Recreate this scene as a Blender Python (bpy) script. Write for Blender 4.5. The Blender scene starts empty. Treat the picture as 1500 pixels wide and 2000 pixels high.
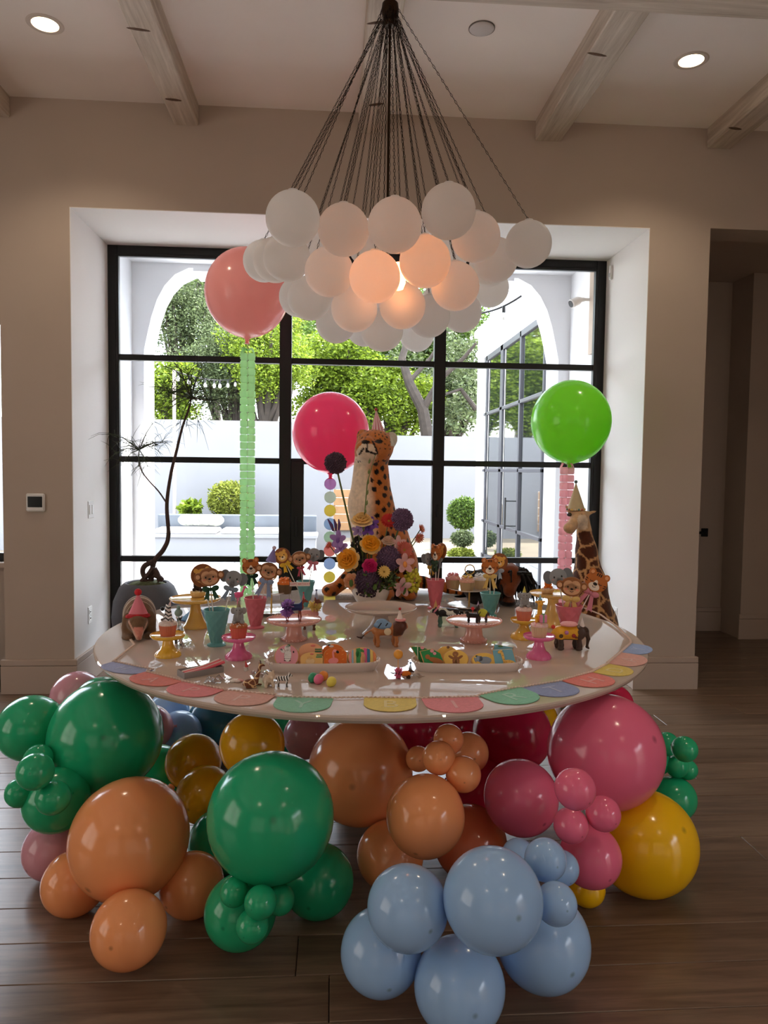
import bpy, math, random
import numpy as np
from mathutils import Matrix, Vector
random.seed(7); rng = np.random.default_rng(11)
SC = bpy.context.scene; COL = SC.collection
PI = math.pi
# ------------------------------------------------------------------ camera
F = 1441.55; PITCH, YAW, ROLL = .0565, .0684, .0130; CAMZ = 1.5
_fw = np.array([math.sin(YAW)*math.cos(PITCH), math.cos(YAW)*math.cos(PITCH), -math.sin(PITCH)])
_rt = np.array([math.cos(YAW), -math.sin(YAW), 0.]); _dn = np.cross(_fw, _rt)
_c, _s = math.cos(ROLL), math.sin(ROLL)
CM = np.array([_c*_rt-_s*_dn, _c*_dn+_s*_rt, _fw]); CO = np.array([0, 0, CAMZ])
cam = bpy.data.cameras.new('camera'); camo = bpy.data.objects.new('camera', cam); COL.objects.link(camo)
cam.sensor_fit = 'AUTO'; cam.sensor_width = 36; cam.lens = F/2000*36; cam.clip_start = .05; cam.clip_end = 400
mw = Matrix.Identity(4)
for i in range(3):
    mw[i][0] = CM[0][i]; mw[i][1] = -CM[1][i]; mw[i][2] = -CM[2][i]
mw[2][3] = CAMZ; camo.matrix_world = mw; SC.camera = camo
# where a point of the place lies: along a sight line, at a known depth / plane
def at(px, py, d): return CO+CM.T@np.array([(px-750)/F*d, (py-1000)/F*d, d])
def onz(px, py, z):
    v = CM.T@np.array([(px-750)/F, (py-1000)/F, 1]); return CO+v*((z-CAMZ)/v[2])
def ony(px, py, Y):
    v = CM.T@np.array([(px-750)/F, (py-1000)/F, 1]); return CO+v*(Y/v[1])
def onx(px, py, X):
    v = CM.T@np.array([(px-750)/F, (py-1000)/F, 1]); return CO+v*(X/v[0])
def mpp(P): return float((CM@(np.array(P)-CO))[2])/F          # metres per pixel at P
# ------------------------------------------------------------------ view, sky, sun
vs = SC.view_settings; vs.view_transform = 'Standard'; vs.look = 'None'; vs.gamma = 1; vs.exposure = 0.97
vs.use_curve_mapping = False
W = bpy.data.worlds.new('sky'); SC.world = W; W.use_nodes = True
wn = W.node_tree; bg = wn.nodes['Background']; sky = wn.nodes.new('ShaderNodeTexSky')
sky.sky_type = 'NISHITA'; sky.sun_disc = False; sky.sun_elevation = math.radians(56); sky.sun_rotation = math.radians(56)
sky.air_density = 1.0; sky.dust_density = 1.2; sky.ozone_density = 1.0
_tc = wn.nodes.new('ShaderNodeTexCoord'); _nz = wn.nodes.new('ShaderNodeTexNoise'); _nz.inputs['Scale'].default_value = 2.2; _nz.inputs['Detail'].default_value = 6
wn.links.new(_tc.outputs['Generated'], _nz.inputs['Vector'])
_mr = wn.nodes.new('ShaderNodeMapRange'); _mr.inputs['From Min'].default_value = .38; _mr.inputs['From Max'].default_value = .62; _mr.inputs['To Min'].default_value = .35; _mr.inputs['To Max'].default_value = .9
wn.links.new(_nz.outputs['Fac'], _mr.inputs['Value'])
_mx = wn.nodes.new('ShaderNodeMix'); _mx.data_type = 'RGBA'; wn.links.new(_mr.outputs[0], _mx.inputs['Factor'])
wn.links.new(sky.outputs[0], _mx.inputs[6]); _mx.inputs[7].default_value = (5.2, 5.3, 5.4, 1)
wn.links.new(_mx.outputs[2], bg.inputs[0]); bg.inputs[1].default_value = 1.0
sun = bpy.data.lights.new('sun', 'SUN'); sun.energy = 8.0; sun.angle = .009; sun.color = (1, .95, .87)
so = bpy.data.objects.new('sun', sun); COL.objects.link(so)
so.rotation_euler = Vector((-.62, -.42, -1)).to_track_quat('-Z', 'Y').to_euler()
def area(name, loc, to, sx, sy, p, col):
    l = bpy.data.lights.new(name, 'AREA'); l.shape = 'RECTANGLE'; l.size = sx; l.size_y = sy; l.energy = p; l.color = col
    o = bpy.data.objects.new(name, l); COL.objects.link(o); o.location = loc
    o.rotation_euler = (Vector(to)-Vector(loc)).to_track_quat('-Z', 'Y').to_euler(); return o
# daylight standing in the windows behind the photographer and in the left wall
area('daylight_back', (-2.2, -3.42, 1.75), (-2.2, 5, 1.75), 2.6, 2.6, 7, (1, .86, .72))
area('daylight_back', (1.6, -3.42, 1.75), (1.6, 5, 1.75), 2.6, 2.6, 7, (1, .86, .72))
area('daylight_side', (-4.84, .6, 1.7), (5, .6, 1.7), 2.6, 2.4, 27, (1, .90, .80))
# ------------------------------------------------------------------ helpers
def lin(c):
    return tuple((x/255/12.92 if x/255 <= .04045 else ((x/255+.055)/1.055)**2.4) for x in c)
_mats = {}
def pm(col, rough=.5, spec=.5, metal=0., noise=0., ns=20., bump=0., bs=60., coat=0., sheen=0., trl=0., sub=0., emit=0., attr=False, stretch=None, ior=None):
    key = (col, rough, spec, metal, noise, ns, bump, bs, coat, sheen, trl, sub, emit, attr, stretch, ior)
    if key in _mats: return _mats[key]
    m = bpy.data.materials.new('mat_%d' % len(_mats)); m.use_nodes = True; _mats[key] = m
    nt = m.node_tree; N = nt.nodes; L = nt.links; b = N['Principled BSDF']
    c = lin(col)
    b.inputs['Base Color'].default_value = (*c, 1); b.inputs['Roughness'].default_value = rough
    b.inputs['Specular IOR Level'].default_value = spec; b.inputs['Metallic'].default_value = metal
    if ior: b.inputs['IOR'].default_value = ior
    if coat: b.inputs['Coat Weight'].default_value = coat; b.inputs['Coat Roughness'].default_value = .08
    if sheen: b.inputs['Sheen Weight'].default_value = sheen
    if sub: b.inputs['Subsurface Weight'].default_value = sub; b.inputs['Subsurface Radius'].default_value = (.02, .01, .008)
    if emit: b.inputs['Emission Color'].default_value = (*c, 1); b.inputs['Emission Strength'].default_value = emit
    src = None
    if attr:
        a = N.new('ShaderNodeAttribute'); a.attribute_name = 'Col'; src = a.outputs['Color']
    if noise or bump:
        tc = N.new('ShaderNodeTexCoord'); mp = N.new('ShaderNodeMapping'); L.new(tc.outputs['Object'], mp.inputs[0])
        if stretch: mp.inputs['Scale'].default_value = stretch
    if noise:
        n = N.new('ShaderNodeTexNoise'); n.inputs['Scale'].default_value = ns; n.inputs['Detail'].default_value = 4
        L.new(mp.outputs[0], n.inputs['Vector'])
        mr = N.new('ShaderNodeMapRange'); mr.inputs['From Min'].default_value = .3; mr.inputs['From Max'].default_value = .7
        mr.inputs['To Min'].default_value = 1-noise; mr.inputs['To Max'].default_value = 1+noise
        L.new(n.outputs['Fac'], mr.inputs['Value'])
        mx = N.new('ShaderNodeVectorMath'); mx.operation = 'SCALE'
        if src: L.new(src, mx.inputs[0])
        else: mx.inputs[0].default_value = c
        L.new(mr.outputs[0], mx.inputs['Scale']); src = mx.outputs[0]
    if src: L.new(src, b.inputs['Base Color'])
    if bump:
        n2 = N.new('ShaderNodeTexNoise'); n2.inputs['Scale'].default_value = bs; n2.inputs['Detail'].default_value = 3
        L.new(mp.outputs[0], n2.inputs['Vector'])
        bp = N.new('ShaderNodeBump'); bp.inputs['Strength'].default_value = bump; bp.inputs['Distance'].default_value = .01
        L.new(n2.outputs['Fac'], bp.inputs['Height']); L.new(bp.outputs[0], b.inputs['Normal'])
    if trl:
        t = N.new('ShaderNodeBsdfTranslucent'); t.inputs[0].default_value = (*c, 1)
        if src: L.new(src, t.inputs[0])
        mxs = N.new('ShaderNodeMixShader'); mxs.inputs[0].default_value = trl
        L.new(b.outputs[0], mxs.inputs[1]); L.new(t.outputs[0], mxs.inputs[2])
        L.new(mxs.outputs[0], N['Material Output'].inputs['Surface'])
    return m
def glassmat(name, tint=(1, 1, 1), fres=1.45, refl=.9, rough=0.0):
    m = bpy.data.materials.new(name); m.use_nodes = True; nt = m.node_tree; N = nt.nodes; L = nt.links
    N.remove(N['Principled BSDF'])
    t = N.new('ShaderNodeBsdfTransparent'); t.inputs[0].default_value = (*tint, 1)
    g = N.new('ShaderNodeBsdfGlossy'); g.inputs['Roughness'].default_value = rough; g.inputs[0].default_value = (refl, refl, refl, 1)
    f = N.new('ShaderNodeFresnel'); f.inputs[0].default_value = fres
    x = N.new('ShaderNodeMixShader'); L.new(f.outputs[0], x.inputs[0]); L.new(t.outputs[0], x.inputs[1]); L.new(g.outputs[0], x.inputs[2])
    L.new(x.outputs[0], N['Material Output'].inputs['Surface']); return m
GLASS = glassmat('window_glass', (.985, .99, .985), 1.12)
CLEAR = glassmat('clear_glass', (.93, .93, .92), 1.6)
FILM = glassmat('clear_film', (.97, .97, .97), 1.5, .8, .08)

class MB:
    def __init__(s): s.v = []; s.f = []; s.n = 0; s.c = []; s.T = Matrix.Identity(4); s.col = None; s.fm = []; s.mi = 0
    def add(s, V, Fc):
        V = np.asarray(V, float).reshape(-1, 3); M = np.array(s.T)
        s.v.append(V@M[:3, :3].T+M[:3, 3])
        if s.col is not None: s.c.append(np.tile(np.array(lin(s.col)), (len(V), 1)))
        s.f.extend(tuple(i+s.n for i in q) for q in Fc); s.fm.extend([s.mi]*len(Fc)); s.n += len(V); return s
    def at(s, loc=(0, 0, 0), rot=(0, 0, 0), sc=1):
        from mathutils import Euler
        if isinstance(sc, (int, float)): sc = (sc, sc, sc)
        s.T = Matrix.Translation(Vector(loc))@Euler(rot).to_matrix().to_4x4()@Matrix.Diagonal((*sc, 1)); return s
    def align(s, a, b):                                            # local +Z from a towards b
        s.T = Matrix.Translation(Vector(a))@(Vector(b)-Vector(a)).to_track_quat('Z', 'Y').to_matrix().to_4x4(); return s
    def lathe(s, prof, n=24, flute=0, fn=0):
        V = []; rings = []
        for pq in prof:
            r, z = pq[0], pq[1]; fl = pq[2] if len(pq) > 2 else flute
            if abs(r) < 1e-7: rings.append([len(V)]); V.append((0, 0, z))
            else:
                rings.append(list(range(len(V), len(V)+n)))
                for k in range(n):
                    a = 2*PI*k/n; q = r*(1+fl*math.cos(fn*a)) if fn else r
                    V.append((q*math.cos(a), q*math.sin(a), z))
        Fc = []
        for A, B in zip(rings, rings[1:]):
            for k in range(n):
                a0, a1 = A[k % len(A)], A[(k+1) % len(A)]; b0, b1 = B[k % len(B)], B[(k+1) % len(B)]
                if len(A) == 1 and len(B) == 1: continue
                if len(A) == 1: Fc.append((a0, b1, b0))
                elif len(B) == 1: Fc.append((a0, a1, b0))
                else: Fc.append((a0, a1, b1, b0))
        if len(rings[0]) > 1 and prof[0][0] > 0 and s.caps: Fc.append(tuple(reversed(rings[0])))
        if len(rings[-1]) > 1 and s.caps: Fc.append(tuple(rings[-1]))
        return s.add(V, Fc)
    caps = False
    def ball(s, c=(0, 0, 0), r=1, n=16, m=10):
        if isinstance(r, (int, float)): r = (r, r, r)
        V = [(c[0], c[1], c[2]-r[2])]; Fc = []
        for j in range(1, m):
            t = PI*j/m
            for k in range(n):
                a = 2*PI*k/n; V.append((c[0]+r[0]*math.sin(t)*math.cos(a), c[1]+r[1]*math.sin(t)*math.sin(a), c[2]-r[2]*math.cos(t)))
        V.append((c[0], c[1], c[2]+r[2])); e = len(V)-1
        for k in range(n):
            k1 = (k+1) % n; Fc.append((0, 1+k1, 1+k)); Fc.append((e, e-n+k, e-n+k1))
            for j in range(m-2): a = 1+j*n; Fc.append((a+k, a+k1, a+n+k1, a+n+k))
        return s.add(V, Fc)
    def tube(s, pts, r, n=6, closed=False):
        P = np.asarray(pts, float); m = len(P)
        if isinstance(r, (int, float)): r = [r]*m
        V = []; Fc = []; up = None
        for i in range(m):
            t = P[(i+1) % m]-P[i-1] if closed else P[min(i+1, m-1)]-P[max(i-1, 0)]
            t = t/(np.linalg.norm(t)+1e-12)
            if up is None:
                up = np.array([0, 0, 1.]) if abs(t[2]) < .9 else np.array([1., 0, 0])
            u = up-t*np.dot(up, t); u /= np.linalg.norm(u)+1e-12; w = np.cross(t, u); up = u
            for k in range(n):
                a = 2*PI*k/n; V.append(P[i]+r[i]*(math.cos(a)*u+math.sin(a)*w))
        for i in range(m if closed else m-1):
            a = i*n; b = ((i+1) % m)*n
            for k in range(n): k1 = (k+1) % n; Fc.append((a+k, a+k1, b+k1, b+k))
        if not closed: Fc.append(tuple(range(n-1, -1, -1))); Fc.append(tuple((m-1)*n+k for k in range(n)))
        return s.add(V, Fc)
    def box(s, c, d, b=0.):
        x, y, z = d[0]/2, d[1]/2, d[2]/2
        if b <= 0:
            V = [(c[0]+i*x, c[1]+j*y, c[2]+k*z) for i in (-1, 1) for j in (-1, 1) for k in (-1, 1)]
            return s.add(V, [(0, 1, 3, 2), (4, 6, 7, 5), (0, 4, 5, 1), (2, 3, 7, 6), (0, 2, 6, 4), (1, 5, 7, 3)])
        V = []; ix = {}
        for i in (-1, 1):
            for j in (-1, 1):
                for k in (-1, 1):
                    for ax in range(3):
                        q = [i*(x-b), j*(y-b), k*(z-b)]; q[ax] = (i*x, j*y, k*z)[ax]
                        ix[(i, j, k, ax)] = len(V); V.append((c[0]+q[0], c[1]+q[1], c[2]+q[2]))
        Fc = []
        for ax in range(3):
            o = [q for q in range(3) if q != ax]
            for sg in (-1, 1):
                def g(a_, b_, ax2):
                    t = [0, 0, 0]; t[ax] = sg; t[o[0]] = a_; t[o[1]] = b_; return ix[(*t, ax2)]
                f = [g(-1, -1, ax), g(1, -1, ax), g(1, 1, ax), g(-1, 1, ax)]
                if (sg < 0) != (ax == 1): f.reverse()
                Fc.append(tuple(f))
        for ax in range(3):                                        # chamfer strips along axis ax
            o = [q for q in range(3) if q != ax]
            for a_ in (-1, 1):
                for b_ in (-1, 1):
                    def h(e, ax2):
                        t = [0, 0, 0]; t[ax] = e; t[o[0]] = a_; t[o[1]] = b_; return ix[(*t, ax2)]
                    f = [h(-1, o[0]), h(1, o[0]), h(1, o[1]), h(-1, o[1])]
                    if (a_*b_ > 0) != (ax == 1): f.reverse()
                    Fc.append(tuple(f))
        for i in (-1, 1):
            for j in (-1, 1):
                for k in (-1, 1):
                    f = [ix[(i, j, k, 0)], ix[(i, j, k, 1)], ix[(i, j, k, 2)]]
                    if i*j*k < 0: f.reverse()
                    Fc.append(tuple(f))
        return s.add(V, Fc)
    def bar(s, x0, x1, y0, y1, z0, z1, b=0.):
        return s.box(((x0+x1)/2, (y0+y1)/2, (z0+z1)/2), (abs(x1-x0), abs(y1-y0), abs(z1-z0)), b)
    def prism(s, poly, z0, z1, b=0.):                              # polygon in XY (ccw) extruded along Z
        P = np.asarray(poly, float); n = len(P)
        if b > 0:
            nx = np.roll(P, -1, 0)-np.roll(P, 1, 0); nx /= np.linalg.norm(nx, axis=1)[:, None]+1e-12
            I = P+np.stack([-nx[:, 1], nx[:, 0]], 1)*b
            L = [(I, z0), (P, z0+b), (P, z1-b), (I, z1)]
        else: L = [(P, z0), (P, z1)]
        V = [(p[0], p[1], z) for Q, z in L for p in Q]; Fc = []
        for j in range(len(L)-1):
            for k in range(n): k1 = (k+1) % n; Fc.append((j*n+k, j*n+k1, (j+1)*n+k1, (j+1)*n+k))
        Fc.append(tuple(range(n-1, -1, -1))); Fc.append(tuple((len(L)-1)*n+k for k in range(n)))
        return s.add(V, Fc)
    def mesh(s, name, smooth=True, ang=35):
        me = bpy.data.meshes.new(name); V = np.concatenate(s.v) if s.v else np.zeros((0, 3))
        me.from_pydata(V.tolist(), [], s.f)
        if s.c:
            a = me.color_attributes.new('Col', 'FLOAT_COLOR', 'POINT'); C = np.concatenate(s.c)
            a.data.foreach_set('color', np.concatenate([C, np.ones((len(C), 1))], 1).ravel())
        if any(s.fm): me.polygons.foreach_set('material_index', s.fm)
        if smooth:
            me.polygons.foreach_set('use_smooth', [True]*len(me.polygons))
            if ang: me.set_sharp_from_angle(angle=math.radians(ang))
        me.update(); return me
    def build(s, name, mat, parent=None, smooth=True, ang=35, **kw):
        me = s.mesh(name, smooth, ang)
        for m in (mat if isinstance(mat, (list, tuple)) else [mat]): me.materials.append(m)
        return link(name, me, parent, **kw)
def link(name, me, parent=None, loc=None, rot=None, label=None, cat=None, group=None, kind=None):
    o = bpy.data.objects.new(name, me); COL.objects.link(o)
    if parent: o.parent = parent
    if loc is not None: o.location = loc
    if rot is not None: o.rotation_euler = rot
    return tag(o, label, cat, group, kind)
def tag(o, label=None, cat=None, group=None, kind=None):
    if label: o['label'] = label
    if cat: o['category'] = cat
    if group: o['group'] = group
    if kind: o['kind'] = kind
    return o
def empty(name, loc=(0, 0, 0), label=None, cat=None, group=None, kind=None, rot=(0, 0, 0), sc=1):
    o = link(name, None, None, loc, rot, label, cat, group, kind); o.scale = (sc, sc, sc) if isinstance(sc, (int, float)) else sc
    o.empty_display_size = .1; return o
def copy_tree(o, parent=None):
    c = o.copy(); COL.objects.link(c); c.parent = parent
    for ch in list(o.children): copy_tree(ch, c)
    return c
# ---- blobs: smooth unions of round shapes turned into one continuous skin (surface nets)
def nets(d, o, h):
    s = d < 0; n = np.array(d.shape)-1
    cs = [(i, j, k) for i in (0, 1) for j in (0, 1) for k in (0, 1)]
    sl = lambda A, c: A[c[0]:c[0]+n[0], c[1]:c[1]+n[1], c[2]:c[2]+n[2]]
    cnt = sum(sl(s, c).astype(np.int8) for c in cs); mask = (cnt > 0) & (cnt < 8)
    idx = np.full(n, -1); idx[mask] = np.arange(mask.sum()); I = np.argwhere(mask).astype(float)
    acc = np.zeros((len(I), 3)); num = np.zeros(len(I))
    for a in cs:
        for ax in range(3):
            if a[ax]: continue
            b = list(a); b[ax] = 1
            A = sl(d, a)[mask]; B = sl(d, tuple(b))[mask]; x = (A < 0) != (B < 0)
            t = np.where(x, A/np.where(x, A-B, 1), 0); p = np.tile(np.array(a, float), (len(I), 1)); p[:, ax] += t
            acc += p*x[:, None]; num += x
    V = (I+acc/np.maximum(num, 1)[:, None])*h+o; Fc = []
    for ax in range(3):
        u, w = [(1, 2), (2, 0), (0, 1)][ax]
        A = s.take(range(n[ax]), ax); B = s.take(range(1, n[ax]+1), ax); E = np.argwhere(A != B)
        E = E[(E[:, u] > 0) & (E[:, w] > 0) & (E[:, u] < n[u]) & (E[:, w] < n[w])]
        fl = A[tuple(E.T)]
        def q(du, dw):
            e = E.copy(); e[:, u] += du; e[:, w] += dw; return idx[tuple(e.T)]
        Q = np.stack([q(-1, -1), q(0, -1), q(0, 0), q(-1, 0)], 1); Q[~fl] = Q[~fl][:, ::-1]; Fc.append(Q)
    return V, np.concatenate(Fc)
def blob(prims, k=.02, res=56):
    """prims: ('b',c,(rx,ry,rz)[,rotz,rotx]) ellipsoid; ('c',a,b,ra,rb) tapering limb; optional trailing dict k=.."""
    lo = np.full(3, 1e9); hi = -lo
    for p in prims:
        if p[0] == 'b': r = max(p[2]); lo = np.minimum(lo, np.array(p[1])-r); hi = np.maximum(hi, np.array(p[1])+r)
        else:
            for q, r in ((p[1], p[3]), (p[2], p[4])): lo = np.minimum(lo, np.array(q)-r); hi = np.maximum(hi, np.array(q)+r)
    h = (hi-lo).max()/res; lo = lo-3*h; hi = hi+3*h
    ax = [np.arange(lo[i], hi[i], h) for i in range(3)]; X, Y, Z = np.meshgrid(*ax, indexing='ij'); D = None
    for p in prims:
        kk = k
        if isinstance(p[-1], dict): kk = p[-1]['k']; p = p[:-1]
        if p[0] == 'b':
            c, r = p[1], p[2]; x, y, z = X-c[0], Y-c[1], Z-c[2]
            if len(p) > 3 and p[3]: ca, sa = math.cos(p[3]), math.sin(p[3]); x, y = x*ca+y*sa, y*ca-x*sa
            if len(p) > 4 and p[4]: ca, sa = math.cos(p[4]), math.sin(p[4]); y, z = y*ca+z*sa, z*ca-y*sa
            if len(p) > 5 and p[5]: ca, sa = math.cos(p[5]), math.sin(p[5]); x, z = x*ca-z*sa, z*ca+x*sa
            k0 = np.sqrt((x/r[0])**2+(y/r[1])**2+(z/r[2])**2); k1 = np.sqrt((x/r[0]**2)**2+(y/r[1]**2)**2+(z/r[2]**2)**2)
            d = k0*(k0-1)/np.maximum(k1, 1e-9)
        else:
            a, b = np.array(p[1], float), np.array(p[2], float); ba = b-a; L2 = max(ba@ba, 1e-12)
            t = np.clip(((X-a[0])*ba[0]+(Y-a[1])*ba[1]+(Z-a[2])*ba[2])/L2, 0, 1)
            d = np.sqrt((X-a[0]-t*ba[0])**2+(Y-a[1]-t*ba[1])**2+(Z-a[2]-t*ba[2])**2)-(p[3]+(p[4]-p[3])*t)
        if D is None: D = d
        else: g = np.maximum(kk-np.abs(D-d), 0)/kk; D = np.minimum(D, d)-g*g*kk/4
    return nets(D, lo, h)
def blobobj(name, prims, mat, parent=None, k=.02, res=56, colf=None, flat=None, **kw):
    V, Fc = blob(prims, k, res)
    if flat is not None: V[:, 2] = np.maximum(V[:, 2], flat)
    me = bpy.data.meshes.new(name)
    me.vertices.add(len(V)); me.vertices.foreach_set('co', V.ravel())
    me.loops.add(Fc.size); me.loops.foreach_set('vertex_index', Fc.ravel()); me.polygons.add(len(Fc))
    me.polygons.foreach_set('loop_start', np.arange(len(Fc))*4); me.polygons.foreach_set('use_smooth', np.ones(len(Fc), bool))
    me.update(calc_edges=True)
    if colf:
        C = colf(V); a = me.color_attributes.new('Col', 'FLOAT_COLOR', 'POINT')
        a.data.foreach_set('color', np.concatenate([C, np.ones((len(C), 1))], 1).ravel())
    me.materials.append(mat); return link(name, me, parent, **kw)
def hashpts(n, lo, hi, seed, mind=0):
    r = np.random.default_rng(seed); P = []
    lo, hi = np.array(lo), np.array(hi)
    for _ in range(n*30):
        p = lo+r.random(3)*(hi-lo)
        if all(np.linalg.norm(p-q) > mind for q in P): P.append(p)
        if len(P) >= n: break
    return np.array(P)
def near(V, P):                                                    # distance of each vertex to the closest and second seed
    D = np.linalg.norm(V[:, None]-P[None], axis=2); D.sort(1); return D[:, 0], D[:, 1]
# ================================================================== the room
D0, DW, CEIL = 4.94, 5.72, 3.82
PAINT = pm((186, 170, 156), .85, .2, noise=.02, ns=3)
TRIMW = pm((186, 168, 154), .6, .3)
def wood_mat(name, c1, c2, sc, rough=.45, axis=0, rnd=.25, bump=.25):
    m = bpy.data.materials.new(name); m.use_nodes = True; nt = m.node_tree; N = nt.nodes; L = nt.links; b = N['Principled BSDF']
    tc = N.new('ShaderNodeTexCoord'); oi = N.new('ShaderNodeObjectInfo'); ad = N.new('ShaderNodeVectorMath'); ad.operation = 'ADD'
    sx = N.new('ShaderNodeVectorMath'); sx.operation = 'SCALE'; sx.inputs[0].default_value = (7, 13, 3); L.new(oi.outputs['Random'], sx.inputs['Scale'])
    L.new(tc.outputs['Object'], ad.inputs[0]); L.new(sx.outputs[0], ad.inputs[1])
    mp = N.new('ShaderNodeMapping'); L.new(ad.outputs[0], mp.inputs[0]); mp.inputs['Scale'].default_value = sc
    n = N.new('ShaderNodeTexNoise'); n.inputs['Scale'].default_value = 1; n.inputs['Detail'].default_value = 8; n.inputs['Roughness'].default_value = .65
    n.inputs['Distortion'].default_value = .6; L.new(mp.outputs[0], n.inputs['Vector'])
    cr = N.new('ShaderNodeValToRGB'); cr.color_ramp.elements[0].position = .3; cr.color_ramp.elements[1].position = .7
    cr.color_ramp.elements[0].color = (*lin(c1), 1); cr.color_ramp.elements[1].color = (*lin(c2), 1); L.new(n.outputs['Fac'], cr.inputs[0])
    mr = N.new('ShaderNodeMapRange'); mr.inputs['To Min'].default_value = 1-rnd; mr.inputs['To Max'].default_value = 1+rnd; L.new(oi.outputs['Random'], mr.inputs['Value'])
    mx = N.new('ShaderNodeVectorMath'); mx.operation = 'SCALE'; L.new(cr.outputs[0], mx.inputs[0]); L.new(mr.outputs[0], mx.inputs['Scale'])
    L.new(mx.outputs[0], b.inputs['Base Color']); b.inputs['Roughness'].default_value = rough
    bp = N.new('ShaderNodeBump'); bp.inputs['Strength'].default_value = bump; bp.inputs['Distance'].default_value = .004
    L.new(n.outputs['Fac'], bp.inputs['Height']); L.new(bp.outputs[0], b.inputs['Normal']); return m
OAK = wood_mat('oak_floor', (90, 70, 56), (134, 111, 92), (2, 26, 26), .30, rnd=.16, bump=.12)
BEAM = wood_mat('whitewashed_beam', (172, 156, 140), (220, 208, 194), (30, 1.6, 30), .7, rnd=.05, bump=.5)
KNOT = pm((96, 72, 54), .8, noise=.3, ns=80)
def struct(name, mb, mat, label=None, parent=None, **kw): return mb.build(name, mat, parent, label=label, kind='structure', **kw)

floor = struct('floor', MB().bar(-4.6, 4.6, -3.2, 7.0, -.08, -.014), pm((40, 32, 26), .9), 'grey-brown oak plank floor of the room')
PW = .19; ploc = {}
def plank_mesh(L):
    L = round(L, 2)
    if L not in ploc:
        ploc[L] = MB().box((0, 0, -.007), (L-.0025, PW-.0025, .014), .0018).mesh('plank', False); ploc[L].materials.append(OAK)
    return ploc[L]
nrow = 0
y = -3.2+PW/2
while y < 6.95:
    x0, x1 = (-4.6, 4.6) if y < D0 else ((-1.70, 2.11) if y < DW else None, None) if False else (-4.6, 4.6)
    segs = [(-4.6, 4.6)] if y < D0 else ([(-1.70, 2.11), (2.53, 4.6)] if y < DW else [(2.3, 4.6)])
    for a, b in segs:
        x = a; first = True
        while x < b-.02:
            L = [2.3, 2.1, 1.7, 1.5][(nrow*3+int(x*2)) % 4]
            if first: L = [.9, 1.9, 1.4, 2.2, .7][nrow % 5]; first = False
            L = min(L, b-x)
            if b-x-L < .3: L = b-x
            link('plank', plank_mesh(L), floor, loc=(x+L/2, y, 0)); x += L
    y += PW; nrow += 1

ceil = struct('ceiling', MB().bar(-4.75, 4.75, -3.4, D0+.9, CEIL, CEIL+.2), pm((246, 237, 231), .85, .2, noise=.015, ns=3), 'flat off-white plaster ceiling between the beams')
# front wall with the deep window bay and the passage
m = MB()
m.bar(-2.14, -1.70, D0, DW+.1, 0, CEIL)                 # pier left of bay
m.bar(2.11, 2.53, D0, DW+.1, 0, CEIL)                   # pier right of bay
m.bar(-1.70, 2.11, D0, DW+.1, 3.153, CEIL)              # over the bay
m.bar(-4.6, -2.14, D0, DW+.1, 2.62, CEIL)               # over the left window bay
m.bar(-4.6, -2.14, DW-.05, DW+.1, 0, .78)               # under the left window
m.bar(2.53, 4.6, D0, D0+.25, 3.165, CEIL)               # passage header
struct('wall_front', m, PAINT, 'off-white wall with the deep window bay', ang=20)
BAY_LIT = pm((238, 234, 230), .8, .2)  # lighter copy of the wall paint, window light put into its colour
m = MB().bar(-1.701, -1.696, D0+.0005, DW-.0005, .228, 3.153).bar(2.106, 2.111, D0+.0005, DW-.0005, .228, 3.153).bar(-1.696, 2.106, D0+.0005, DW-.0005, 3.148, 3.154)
struct('trim_10', m, BAY_LIT, 'white lining of the deep window bay')
m = MB(); m.bar(-4.75, -4.6, -3.2, -1, 0, CEIL).bar(-4.75, -4.6, 2.2, DW+.1, 0, CEIL).bar(-4.75, -4.6, -1, 2.2, 0, .4).bar(-4.75, -4.6, -1, 2.2, 3, CEIL)
m.bar(-4.95, -4.88, -1.1, 2.3, .3, 3.1)  # added slab behind the left window opening, shuts out the sky
struct('wall_left', m, PAINT, 'off-white wall left of the photographer')
RW = (-2.7, -.2)
m = MB().bar(4.6, 4.75, RW[1], 8.0, 0, CEIL).bar(4.6, 4.75, -3.4, RW[0], 0, CEIL).bar(4.6, 4.75, RW[0], RW[1], 2.7, CEIL)
struct('wall_right', m, PAINT, 'off-white wall right of the photographer with a sunny glass door')
struct('sky_block_wall', MB().bar(7.6, 7.8, -9, 4, -.3, 3.4), PAINT, 'neighbouring wall beyond the side door')  # wall added out of view to cut low sky light
struct('side_terrace', MB().bar(4.75, 7.6, -9, 4, -.3, -.05), pm((150, 140, 128), .9), 'paved strip outside the side door')
m = MB(); BW = [(-3.6, -.8), (.2, 3.0)]
m.bar(-4.75, 4.75, -3.4, -3.2, 0, .35).bar(-4.75, 4.75, -3.4, -3.2, 3.1, CEIL)
for a, b in ((-4.75, -3.6), (-.8, .2), (3.0, 4.75)): m.bar(a, b, -3.4, -3.2, .35, 3.1)
m.bar(-4.75, 4.75, -3.6, -3.48, .2, 3.3)  # added slab closing both window openings so no sky comes in
struct('wall_back', m, PAINT, 'off-white wall behind the photographer with two windows')
# hall beyond the passage
m = MB()
m.bar(2.4, 3.42, 6.8, 6.95, 2.62, 3.3).bar(3.42, 4.6, 6.8, 6.95, 0, 3.3).bar(2.4, 2.53, DW+.1, 6.8, 0, 3.3)
m.bar(3.72, 4.6, 6.45, 6.8, 0, 3.3)
m.bar(2.4, 4.6, D0+.25, 6.95, 3.3, 3.4)
struct('wall_hall', m, PAINT, 'dim hall wall seen through the passage', ang=20)
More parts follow.
